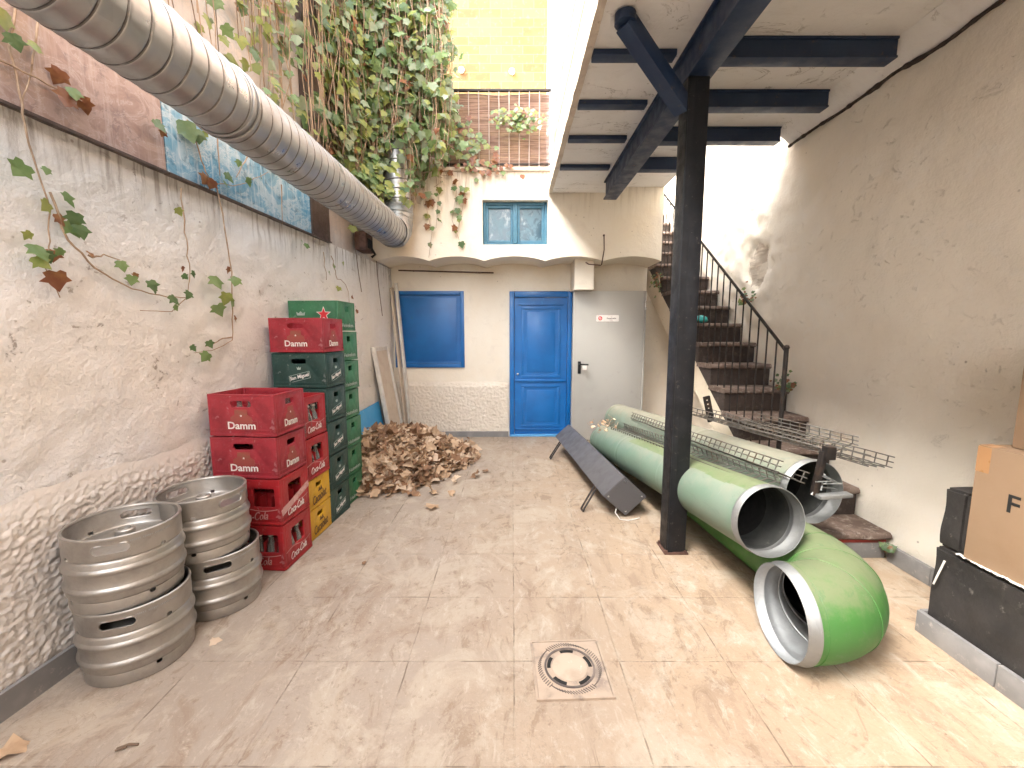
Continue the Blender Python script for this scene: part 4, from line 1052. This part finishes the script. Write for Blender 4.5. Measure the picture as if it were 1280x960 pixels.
# plant on the terrace railing
rnd = random.Random(41); c0 = at_Y(645, 146, 5.12)
t = thing('railing_plant', 'small bushy green plant growing through the reed screen', 'plant', c0); L = Leaves(IVY); S = B()
for i in range(150):
    c = at_Y(646+rnd.gauss(0, 15), 146+rnd.gauss(0, 7)+abs(rnd.gauss(0, 3)), 5.14-.08*rnd.random()); L.add(c, (rnd.gauss(0, .4), -1, .5), (rnd.gauss(0, 1), 0, rnd.gauss(0, 1)), rnd.uniform(.035, .065), rnd.choices(range(5), (3, .3, 3, .6, 3))[0], .4, rnd)
for i in range(7): S.tube([c0+Vector((0, .08, -.1)), c0+Vector((rnd.uniform(-.2, .2), -.01, rnd.uniform(-.05, .05)))], .004, 5)
S.build('stem', M['stem'], t); link('foliage', L.mesh(M['lf'], t.location), t)
# weeds by the stairs
for lab, c, n, sp in (('little weed sprouting at the right end of a stair step', Vector((2.33, 3.5, Zk(5))), 46, .06), ('dry weed hanging from the top of the stair cheek', Vector((1.83, 5.3, 2.15)), 50, .09), ('grey dried weed at the foot of the right wall beside the first step', Vector((2.35, 2.42, .09)), 16, .028), ('small weed on the wall plinth half way up the stairs', Vector((2.33, 4.2, 1.72)), 40, .06)):
    rnd = random.Random(int(c.y*100)); t = thing('weed', lab, 'weed', c); L = Leaves(IVY); S = B()
    for i in range(n):
        q = c+Vector((rnd.gauss(-.02, sp*.35), rnd.gauss(0, sp), abs(rnd.gauss(0, sp))*(1 if 'hanging' not in lab else -1.6)))
        L.add(q, (-.7, -.6, .5), (rnd.gauss(0, 1), rnd.gauss(0, 1), rnd.gauss(0, 1)), rnd.uniform(.018, .04), rnd.choices(range(5), (1.2, 2, .6, 2.4, 1))[0], .5, rnd)
        if i % 4 == 0: S.tube([c, q], .002, 4)
    S.build('stem', M['drystem'], t); link('foliage', L.mesh(M['lf'], t.location), t)

# heap of dead leaves
rnd = random.Random(51); L = Leaves(DRY)
def heap(x, y):
    a = ((x+1.22)/.60)**2+((y-4.42)/.84)**2 if x > -1.22 else ((x+1.22)/1.0)**2+((y-4.42)/.95)**2
    h = .33*max(0, 1-a)**.85
    h2 = .17*max(0, 1-((x+.82)/.36)**2-((y-4.55)/.50)**2)
    return max(h, h2)*(1+.25*noise.noise(Vector((x*5, y*5, 0))))
cnt = 0
while cnt < 3300:
    x = rnd.uniform(-1.66, -.36); y = rnd.uniform(3.5, 5.35); h = heap(x, y)
    if h <= .012 and rnd.random() > .02: continue
    z = h*(1 if rnd.random() < .8 else rnd.random())+rnd.uniform(0, .025)+.008
    L.add((x, y, z), (rnd.gauss(0, .65), rnd.gauss(-.15, .65), 1), (rnd.gauss(0, 1), rnd.gauss(0, 1), rnd.gauss(0, .4)), rnd.uniform(.07, .14), rnd.choices((0, 1, 2), (5, 3.2, 2.5))[0], 1.0, rnd); cnt += 1
o = link('leaf_pile', L.mesh(M['dry'], (-1.2, 4.4, 0)), None, (-1.2, 4.4, 0)); tag(o, 'heap of dry brown fallen leaves swept into the rear left corner', 'leaf pile', kind='stuff')
def fallen(px, py, size, mi, lab, seed):
    rnd = random.Random(seed); p = at_Z(px, py, .012); L = Leaves(DRY); L.add((0, 0, .006), (rnd.gauss(0, .12), rnd.gauss(0, .12), 1), (rnd.gauss(0, 1), rnd.gauss(0, 1), 0), size, mi, .55, rnd)
    tag(link('fallen_leaf', L.mesh(M['dry']), None, p), lab, 'leaf')
fallen(541, 630, .13, 0, 'single tan leaf lying just in front of the leaf pile', 1)
fallen(262, 801, .055, 2, 'small pale yellow leaf on the floor right of the kegs', 2)
fallen(10, 948, .10, 0, 'tan leaf at the bottom left corner of the floor', 3)
fallen(610, 590, .08, 1, 'brown leaf on the floor right of the leaf pile', 4)
fallen(455, 702, .03, 1, 'tiny dark leaf scrap in the middle of the left floor', 5)
p = at_Z(146, 936, .006); b = B(); b.tube([p, p+Vector((.03, .012, .004)), p+Vector((.06, .016, 0))], .004, 6); b.tube([p+Vector((.0, -.006, 0)), p+Vector((.03, .004, .003))], .003, 6)
tag(b.build('twig', M['stem'], loc=p), 'short dark twig on the floor in front of the kegs', 'twig')

# ------------------------------------------------------------------ leaning things in the rear left corner
t = thing('blue_board', 'light blue board leaning on the left wall behind the leaf pile', 'board', (-1.62, 4.75, 0))
b = B(); b.prism([(-1.54, 4.2, .02), (-1.54, 5.02, .02), (-1.635, 5.0, .60), (-1.655, 4.2, .575)], (.012, 0, .003)); b.build('sheet', M['skyblue'], t)
t = thing('window_frame', 'narrow white window frame leaning on the left wall behind the leaves', 'frame', (-1.5, 5.1, 0))
def bar(a, e, w, d, bb): 
    a = Vector(a); e = Vector(e); v = e-a; q = v.to_track_quat('Z', 'Y').to_matrix(); bb.box((a+e)/2, (w, d, v.length), rot=q, bev=.004)
b = B()
bar((-1.445, 4.93, 0), (-1.640, 4.93, 1.26), .03, .05, b); bar((-1.44, 5.42, 0), (-1.632, 5.42, 1.26), .03, .05, b)
bar((-1.635, 4.96, 1.237), (-1.627, 5.39, 1.237), .03, .045, b); bar((-1.448, 4.96, .04), (-1.446, 5.39, .04), .03, .045, b)
b.build('frame', M['pvc'], t)
b = B(); b.prism([(-1.452, 4.96, .06), (-1.452, 5.39, .06), (-1.628, 5.39, 1.21), (-1.632, 4.96, 1.21)], (.006, 0, .001)); b.build('panel', M['plank'], t)
for nm, lab, a, e, w, d, m_ in (('plank', 'tall white plank leaning in the rear left corner beside the shutter', (-1.375, 5.56, 0), (-1.53, 5.60, 2.08), .05, .03, 'pvc'), ('plank', 'second plank, pale wood, leaning behind the white plank in the corner', (-1.44, 5.58, 0), (-1.59, 5.62, 2.02), .07, .025, 'plank')):
    b = B(); bar(a, e, w, d, b); o = b.build(nm, M[m_], loc=Vector(a)); tag(o, lab, 'plank')

# ------------------------------------------------------------------ drain cover
c = at_Z(712, 836); 
t = thing('drain_cover', 'square cast iron drain cover with ring of slots in the floor', 'drain cover', (c.x, c.y, .0), R(2))
s = .156
me = plate(rect(-s, -s, s, s, .004), [rect(-s+.008, -s+.008, s-.008, s-.008)], .010); finish_mesh(me, M['castiron']); link('frame', me, t)
slots = []
def arc(r0, r1, a0, a1, n=8):
    return [(r1*cos(R(a0+(a1-a0)*k/n)), r1*sin(R(a0+(a1-a0)*k/n))) for k in range(n+1)]+[(r0*cos(R(a1-(a1-a0)*k/n)), r0*sin(R(a1-(a1-a0)*k/n))) for k in range(n+1)]
for k in range(5): slots.append(arc(.081, .096, 90+72*k-19, 90+72*k+19))
me = plate(rect(-s+.010, -s+.010, s-.010, s-.010), [], .008); finish_mesh(me, M['castiron']); link('grate', me, t)
for sl in slots:
    me = plate(sl, [], .0012); me.transform(T((0, 0, .0082))); finish_mesh(me, M['dark']); link('dark_slot_inlay', me, t)  # raised dark inlays, the shade of open slots put into their colour
me = plate(arc(.0990, .1075, 0, 359, 60), [], .0035); me.transform(T((0, 0, .008))); finish_mesh(me, M['castdark']); link('ring', me, t)
b = B()
for k in range(72):
    a = 2*pi*k/72; mt = Matrix.Rotation(round(a/(pi/2))*pi/2+pi/4, 3, 'Z')
    r0 = .116; p = Vector((cos(a)*(r0+.012), sin(a)*(r0+.012), .009)); b.box(p, (.022, .0022, .0028), rot=mt)
link('tread_pattern', b.mesh(M['castdark']), t)
me = plate(arc(.001, .074, 0, 360, 40)[:41], [], .002); me.transform(T((0, 0, .008))); finish_mesh(me, M['paver']); link('infill', me, t)

# ------------------------------------------------------------------ black box on bent legs
e0 = Vector((.885, 3.09, .012)); e1 = Vector((.71, 4.98, .012)); ax = (e1-e0).normalized(); sdv = Vector((ax.y, -ax.x, 0)); up = Vector((0, 0, 1))
t = thing('metal_trough', 'long charcoal sheet metal box tilted on its edge on bent legs', 'metal box', e0)
LL = (e1-e0).length
l_ = (-sdv*.185+up*.165); r_ = (sdv*.165+up*.15)       # the two lower sides of the tilted section
sec = [e0, e0+r_, e0+r_+l_, e0+l_]
b = B(); b.prism(sec, ax*LL); bmesh.ops.bevel(b.bm, geom=list(b.bm.edges), offset=.004, segments=2, affect='EDGES'); b.build('housing', M['boxblack'], t)
b = B(); n = -ax
for u, v in ((.12, .12), (.12, .88), (.88, .12), (.88, .88)):
    p = e0+r_*u+l_*v+n*.001; q = n.to_track_quat('Z', 'Y').to_matrix()
    bb = bmesh.ops.create_cone(b.bm, segments=10, radius1=.008, radius2=.006, depth=.006, cap_ends=True)
    bmesh.ops.transform(b.bm, matrix=T(p) @ q.to_4x4(), verts=bb['verts'])
b.build('screw', M['screw'], t)
for s in (.10, .84):
    q = e0+l_*.97+ax*(LL*s); f1 = Vector((q.x-.12, q.y-.08, .009)); b = B(); d2 = ax*.055
    b.tube([q, q.lerp(f1, .9)+up*.004, f1, f1+d2*.5, f1+d2, (q+d2).lerp(f1+d2, .9)+up*.004, q+d2], .008, 8); b.build('leg', M['iron'], t)
q = e0+Vector((-.06, .03, .07)); b = B(); b.tube([q, q+Vector((-.03, -.06, -.03)), q+Vector((.0, -.09, -.07)), q+Vector((.06, -.1, -.075)), q+Vector((.16, -.06, -.072))], .004, 6); b.build('cable', M['pvc'], t)

# ------------------------------------------------------------------ green pipes
def pipe_thing(name, label, a, e, r, m, collar=.042, inner='zinc_shaded', bead=(.12,), far=(.05, .07, .95, 1.9, 1.93), strip=False):
    a, e = Vector(a), Vector(e); t = thing(name, label, 'pipe', a); L_ = (e-a).length; d = (e-a).normalized(); u = d.orthogonal().normalized(); w = d.cross(u); seg = 160 if strip else 56
    def ringat(s, rr): return [a+d*s+(u*cos(2*pi*k/seg)+w*sin(2*pi*k/seg))*(rr+.0015*noise.noise(Vector((s*3, cos(2*pi*k/seg), sin(2*pi*k/seg))))) for k in range(seg)]
    rs = []; s = collar
    ss = [collar+i*.02 for i in range(int((L_-collar)/.02)+1)]
    for s in ss:
        ex = 0
        for bd in far:
            if abs(s-(L_-bd)) < .011: ex = .004
        rs.append(ringat(s, r+ex))
    rs.append(ringat(L_, r)); rs.append(ringat(L_, r-.004))
    b = B(); b.rings(rs)
    if strip:      # clean band of the old bright coat along the top
        b.bm.faces.ensure_lookup_table()
        for f in b.bm.faces:
            c = f.calc_center_median(); sp = (c-a).dot(d); rad = (c-a-d*sp).normalized()
            ang = math.degrees(math.atan2(rad.x, rad.z))
            if sp < 1.75 and -34+6*noise.noise(Vector((sp*5, 1, 0))) < ang < 22: f.material_index = 1
    b.build('shell', [m, M['bgreen']] if strip else m, t, angle=50)
    b = B(); b.rings([ringat(.0, r-.003), ringat(-.001, r-.001), ringat(0.001, r+.001), ringat(collar-.008, r+.001), ringat(collar-.004, r+.004), ringat(collar+.004, r+.003), ringat(collar+.006, r)]); b.build('collar', M['zinc'], t, angle=60)
    b = B(); b.rings([ringat(0, r-.003), ringat(.06, r-.0035), ringat(.066, r-.008), ringat(.074, r-.0075), ringat(.08, r-.0035), ringat(.10, r-.0045)]); b.build('lining', M['zinc'], t, angle=60)
    b = B(); b.rings([ringat(.10, r-.0045), ringat(.28, r-.0045)]); b.build('mid_shade_lining', M['zinc_shaded'], t, angle=60)  # darker colour paints the light fading behind the mouth
    b = B(); b.rings([ringat(.28, r-.0045), ringat(L_-.002, r-.005)]); b.build('deep_shade_lining', M['dark'], t)  # near black paints the shade deep in the pipe
    b = B(); vs = [b.bm.verts.new(p) for p in ringat(L_-.004, r-.0035)]; b.bm.faces.new(vs); b.build('light_stop_cap', M['dark'], t)  # black cap added to keep light out of the bore
    return t
P1a, P1b = Vector((1.270, 1.94, .502)), Vector((1.085, 4.75, .182))
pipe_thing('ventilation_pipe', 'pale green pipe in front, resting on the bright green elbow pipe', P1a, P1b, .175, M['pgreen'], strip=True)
P2a, P2b = Vector((1.665, 2.20, .552)), Vector((1.325, 5.10, .372))
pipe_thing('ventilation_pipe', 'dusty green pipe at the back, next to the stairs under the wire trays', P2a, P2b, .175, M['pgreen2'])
# bright green elbow pipe
r3 = .20; d3 = Vector((-.10, 1, 0)).normalized(); s3 = Vector((1.56, 2.03, r3+.004)); turn = R(97); Rb = .30
t = thing('elbow_pipe', 'bright green pipe ending in a wide elbow that opens towards the yard', 'pipe', (1.64, 2.03, 0))
inw = -d3; side = Vector((-1, -.10, 0)).normalized()            # heading towards viewer, turning left
cen = s3+side*Rb
rings = []; rin = []; seg = 64; gores = []
def frame_ring(p, tg, rr):
    sd = tg.cross(up).normalized(); return [p+(sd*cos(2*pi*k/seg)+up*sin(2*pi*k/seg))*rr for k in range(seg)]
path = []
for i in range(40): path.append((s3+d3*(1.9*(1-i/40)), inw))
for i in range(25):
    th = turn*i/24; path.append((cen-side*cos(th)*Rb+inw*sin(th)*Rb, inw*cos(th)+side*sin(th)))
pe, te = path[-1]
bodyrings = [frame_ring(p, tg, r3) for p, tg in path]
bodyrings.append(frame_ring(pe+te*.03, te, r3))
b = B(); b.rings(bodyrings); b.build('shell', M['bgreen'], t, angle=50)
for i in (40, 48, 56, 64):
    p, tg = path[i]; rg = frame_ring(p, tg, r3+.001); b = B(); b.tube(rg+rg[:2], .002, 6, cap=False); b.build('seam', M['bgreen'], t, angle=60)
f0 = pe+te*.03
b = B(); b.rings([frame_ring(f0-te*.004, te, r3+.001), frame_ring(f0-te*.002, te, r3+.006), frame_ring(f0+te*.006, te, r3+.006), frame_ring(f0+te*.01, te, r3+.001), frame_ring(f0+te*.048, te, r3-.002), frame_ring(f0+te*.05, te, r3-.006)]); b.build('collar', M['zinc'], t, angle=60)
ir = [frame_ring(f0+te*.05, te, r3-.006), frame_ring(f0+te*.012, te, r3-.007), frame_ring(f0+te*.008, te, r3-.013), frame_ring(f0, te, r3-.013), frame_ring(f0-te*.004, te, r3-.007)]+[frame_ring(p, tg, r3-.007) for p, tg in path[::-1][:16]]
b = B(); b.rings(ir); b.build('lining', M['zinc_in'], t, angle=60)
b = B(); vv = b.rings([frame_ring(p, tg, r3-.007) for p, tg in path[::-1][15:]]); b.bm.faces.new(vv[-1]); b.build('deep_shade_lining', M['zinc_shaded'], t, angle=60)  # shade deep in the elbow painted as darker zinc, far end closed
for i in (52, 58):
    p, tg = path[i]; rg = frame_ring(p, tg, r3-.008); b = B(); b.tube(rg+rg[:2], .004, 6, cap=False); b.build('inner_seam', M['zinc_in'], t, angle=60)

# ------------------------------------------------------------------ wire cable trays
def tray(label, a, e, width, height, roll=0, seed=0, pitch=.06, cut=0):
    rnd = random.Random(seed); a, e = Vector(a), Vector(e); d = (e-a).normalized(); L_ = (e-a).length
    sd = d.cross(up).normalized(); nv = sd.cross(d); rot = Matrix.Rotation(R(roll), 3, d); sd = rot @ sd; nv = rot @ nv
    t = thing('cable_tray', label, 'wire tray', a); b = B(); rw = .0036
    pr = [(-width/2, height), (-width/2, height/2), (-width/2, 0), (-width/6, 0), (width/6, 0), (width/2, 0), (width/2, height/2), (width/2, height)]
    wob = lambda s, k: Vector((0, 0, .004*noise.noise(Vector((s*5, k, seed)))))
    for k, (x, z) in enumerate(pr):
        n = 10; b.tube([a+d*(L_*i/n)+sd*x+nv*z+wob(L_*i/n, k) for i in range(n+1)], rw, 5)
    b.build('long_wire', M['wire'], t)
    b = B(); s = .03
    while s < L_-.01:
        b.tube([a+d*s+sd*x+nv*z+wob(s, k) for k, (x, z) in enumerate(pr)], rw, 5); s += pitch
    b.build('cross_wire', M['wire'], t)
    return t
tray('long wire cable tray lying along the front pale green pipe', (1.335, 2.10, .625), (1.15, 4.45, .385), .15, .05, -14, 1)
tray('wire cable tray leaning in the gap between the two pale pipes', (1.475, 2.12, .665), (1.325, 4.35, .50), .16, .06, 24, 2)
tray('wire cable tray on the rear pipe, its end jutting towards the right wall', (2.03, 2.22, .69), (1.60, 3.55, .725), .20, .06, 8, 3)
tray('short wire cable tray piece crossing over the rear pipe end', (1.90, 2.28, .775), (1.66, 2.85, .80), .16, .05, -10, 4)
t = thing('tray_bracket', 'black perforated bracket strip standing up among the wire trays', 'bracket', (1.66, 3.42, .70))
b = B(); q = Matrix.Rotation(R(-14), 3, 'Y'); 
me = plate(rect(-.028, -.02, .028, .20, .004), [rect(-.008, .02+.035*k, .008, .032+.035*k, .003) for k in range(5)], .012, 0, T((1.66, 3.42, .71)) @ Matrix.Rotation(R(-14), 4, 'Y') @ FRONT); me.transform(T((-1.66, -3.42, -.70))); finish_mesh(me, M['iron']); link('strip', me, t)
t = thing('tray_support', 'dark upright bracket with a flat grey foot at the rear pipe mouth', 'bracket', (1.62, 2.13, .55))
b = B(); b.box((1.625, 2.13, .685), (.03, .03, .24), rot=Matrix.Rotation(R(8), 3, 'Y'), bev=.004); b.box((1.66, 2.12, .80), (.05, .04, .07), bev=.004); b.build('upright', M['iron'], t)
b = B(); b.box((1.69, 2.10, .575), (.17, .05, .02), rot=Matrix.Rotation(R(-4), 3, 'Y'), bev=.005); b.build('foot', M['zinc'], t)
b = B(); rnd = random.Random(9)
for i in range(7):
    p = Vector((1.62+rnd.uniform(-.02, .12), 2.12, .60+rnd.uniform(0, .1))); b.tube([p, p+Vector((rnd.uniform(-.05, .08), rnd.uniform(-.03, .03), rnd.uniform(-.03, .04))), p+Vector((rnd.uniform(.0, .14), rnd.uniform(-.03, .03), rnd.uniform(-.05, .05)))], .004, 6)
b.build('wire_tangle', M['zinc'], t)
# dry twigs caught at the far end
rnd = random.Random(61); c = Vector((1.08, 4.55, .38)); t = thing('dry_twigs', 'tuft of dry twigs and leaves caught at the far end of the front tray', 'twigs', c); S = B(); L = Leaves(DRY)
for i in range(26):
    p = c+Vector((rnd.gauss(0, .08), rnd.gauss(0, .16), abs(rnd.gauss(.0, .02)))); S.tube([p, p+Vector((rnd.gauss(0, .05), rnd.gauss(0, .06), rnd.uniform(.01, .06)))], .0028, 5)
    if i % 2 == 0: L.add(p, (rnd.gauss(0, .4), -.5, 1), (rnd.gauss(0, 1), rnd.gauss(0, 1), 0), rnd.uniform(.03, .06), rnd.choice((0, 1, 2)), .8, rnd)
S.build('twig', M['drystem'], t); link('foliage', L.mesh(M['dry'], t.location), t)

# ------------------------------------------------------------------ black ledge and cardboard boxes
t = thing('ledge', 'low black painted masonry ledge with grey tile skirting on the right', 'ledge', (2.15, 1.2, 0))
def bumpy(x0, x1, y0, y1, z0, z1, name, par, amp=.006):
    bb = B(); bmesh.ops.create_cube(bb.bm, size=1); bmesh.ops.transform(bb.bm, matrix=T(((x0+x1)/2, (y0+y1)/2, (z0+z1)/2)) @ Matrix.Diagonal((x1-x0, y1-y0, z1-z0, 1)), verts=bb.bm.verts)
    bmesh.ops.bevel(bb.bm, geom=list(bb.bm.edges), offset=.012, segments=2, affect='EDGES')
    bmesh.ops.subdivide_edges(bb.bm, edges=list(bb.bm.edges), cuts=9, use_grid_fill=True)
    for v in bb.bm.verts: v.co += Vector((noise.noise(v.co*7), noise.noise(v.co*7+Vector((3, 0, 0))), noise.noise(v.co*7+Vector((0, 5, 0)))))*amp
    bb.build(name, M['blackblock'], par, angle=60)
bumpy(1.968, 2.378, -1.1, 1.835, .0, .445, 'block', t)
bumpy(1.985, 2.378, 1.735, 1.838, .447, .725, 'end_upstand', t)
b = B()
for k in range(9):
    y1 = 1.852-k*.335; b.span((1.944, y1-.33, 0), (1.964, y1, .105), .002)
b.span((1.966, 1.843, 0), (2.35, 1.86, .105), .002)
b.build('skirting', M['skirt'], t)
b = B()
me = plate([(0, 0)]+[(.9*k/30, .02+.022*noise.noise(Vector((k*.8, 2, 0)))) for k in range(31)]+[(.9, 0)], [], .004)
def carton(label, x0, y0, y1, z0, z1, w, rz, letter=None):
    """front face looks along -X; y1 is the far end"""
    t = thing('cardboard_box', label, 'box', (x0+w/2, (y0+y1)/2, z0), R(rz)); d = y1-y0; h = z1-z0
    bb = B(); bb.box((0, 0, h/2), (w, d, h), bev=.004); link('carton', bb.mesh(M['cardboard']), t)
    bb = B()
    for s in (-1, 1): bb.box((s*w*.252, 0, h+.0015), (w*.49, d-.006, .003))
    link('flap', bb.mesh(M['cardboard']), t)
    bb = B(); bb.box((-w/2-.0006, d/2-.026, h-.055), (.0008, .05, .108)); bb.box((-w/2+.03, d/2-.026, h+.0036), (.06, .05, .0008)); link('tape', bb.mesh(M['boxtape']), t)
    if letter:
        me = text_mesh(letter, .040, M['black_ink'], bold=.01); me.transform(T((-w/2-.0012, .0, h*.60)) @ LEFTF); o = link('lettering', me, t); o.location.y = letter_y-(y0+y1)/2
letter_y = 1.565
carton('large cardboard box with a black letter F resting on the black ledge', 1.972, .95, 1.715, .452, .952, .42, 0, 'F')
carton('cardboard box stacked on top of the large box by the right wall', 2.045, .95, 1.66, .958, 1.46, .33, 0)
p = Vector((1.955, 1.80, .30)); b = B(); b.tube([Vector((1.950, 1.80, .27)), Vector((1.955, 1.77, .40))], .004, 6); tag(b.build('plastic_strip', M['white_ink'], loc=p), 'thin white plastic strip stuck to the black ledge', 'strip')
# crumpled wrap and dust along the ledge top
def fw(u, v):
    Y = .9+u*.84; return (1.962+v*.035-.004, Y, .449+.012*abs(noise.noise(Vector((Y*30, v*3, 0))))+.008*abs(noise.noise(Vector((Y*70, v*6, 3))))+(.0 if v < .9 else -.003))
o = grid_wall('plastic_wrap', fw, 160, 6, M['pvc']); tag(o, 'crumpled pale plastic wrap squeezed under the large cardboard box', 'plastic wrap')

# ------------------------------------------------------------------ world, sun, camera
w = bpy.data.worlds.new('World'); sc.world = w; w.use_nodes = True; nt = w.node_tree
bg = nt.nodes['Background']; sky = nt.nodes.new('ShaderNodeTexSky'); sky.sky_type = 'NISHITA'; sky.sun_disc = False
ELEV, AZ = 50, -118       # azimuth of the light, clockwise from +Y
sky.sun_elevation = R(ELEV); sky.sun_rotation = R(AZ); sky.air_density = 1.0; sky.dust_density = 4.0; sky.ozone_density = 1.0
hs = nt.nodes.new('ShaderNodeHueSaturation'); hs.inputs['Saturation'].default_value = .25
nt.links.new(sky.outputs[0], hs.inputs['Color'])
wm = nt.nodes.new('ShaderNodeMix'); wm.data_type = 'RGBA'; wm.blend_type = 'MULTIPLY'; wm.inputs[0].default_value = 1
nt.links.new(hs.outputs[0], wm.inputs[6]); wm.inputs[7].default_value = (1.0, .98, .95, 1)
nt.links.new(wm.outputs[2], bg.inputs['Color']); bg.inputs['Strength'].default_value = .15
sd_ = bpy.data.lights.new('sun', 'SUN'); sd_.energy = .75; sd_.angle = R(26); sd_.color = (1, .95, .87)
so = bpy.data.objects.new('sun', sd_); COL.objects.link(so)
dirv = Vector((sin(R(AZ))*cos(R(ELEV)), cos(R(AZ))*cos(R(ELEV)), sin(R(ELEV))))
so.rotation_euler = dirv.to_track_quat('Z', 'Y').to_euler(); so.location = (0, 0, 12)
cd = bpy.data.cameras.new('camera'); cd.sensor_width = 36; cd.lens = F/1280*36; cd.clip_start = .02; cd.clip_end = 300
co = bpy.data.objects.new('camera', cd); COL.objects.link(co); co.location = (0, 0, CAM_H); co.rotation_euler = (R(90)-PITCH, 0, 0); sc.camera = co
sc.view_settings.view_transform = 'Standard'; sc.view_settings.look = 'None'; sc.view_settings.gamma = 1; sc.view_settings.exposure = 3.9
sc.render.engine = 'CYCLES'
sc.cycles.max_bounces = 10; sc.cycles.diffuse_bounces = 6; sc.cycles.glossy_bounces = 4; sc.cycles.transmission_bounces = 6; sc.cycles.transparent_max_bounces = 8
sc.cycles.use_denoising = True; sc.cycles.caustics_reflective = False; sc.cycles.caustics_refractive = False
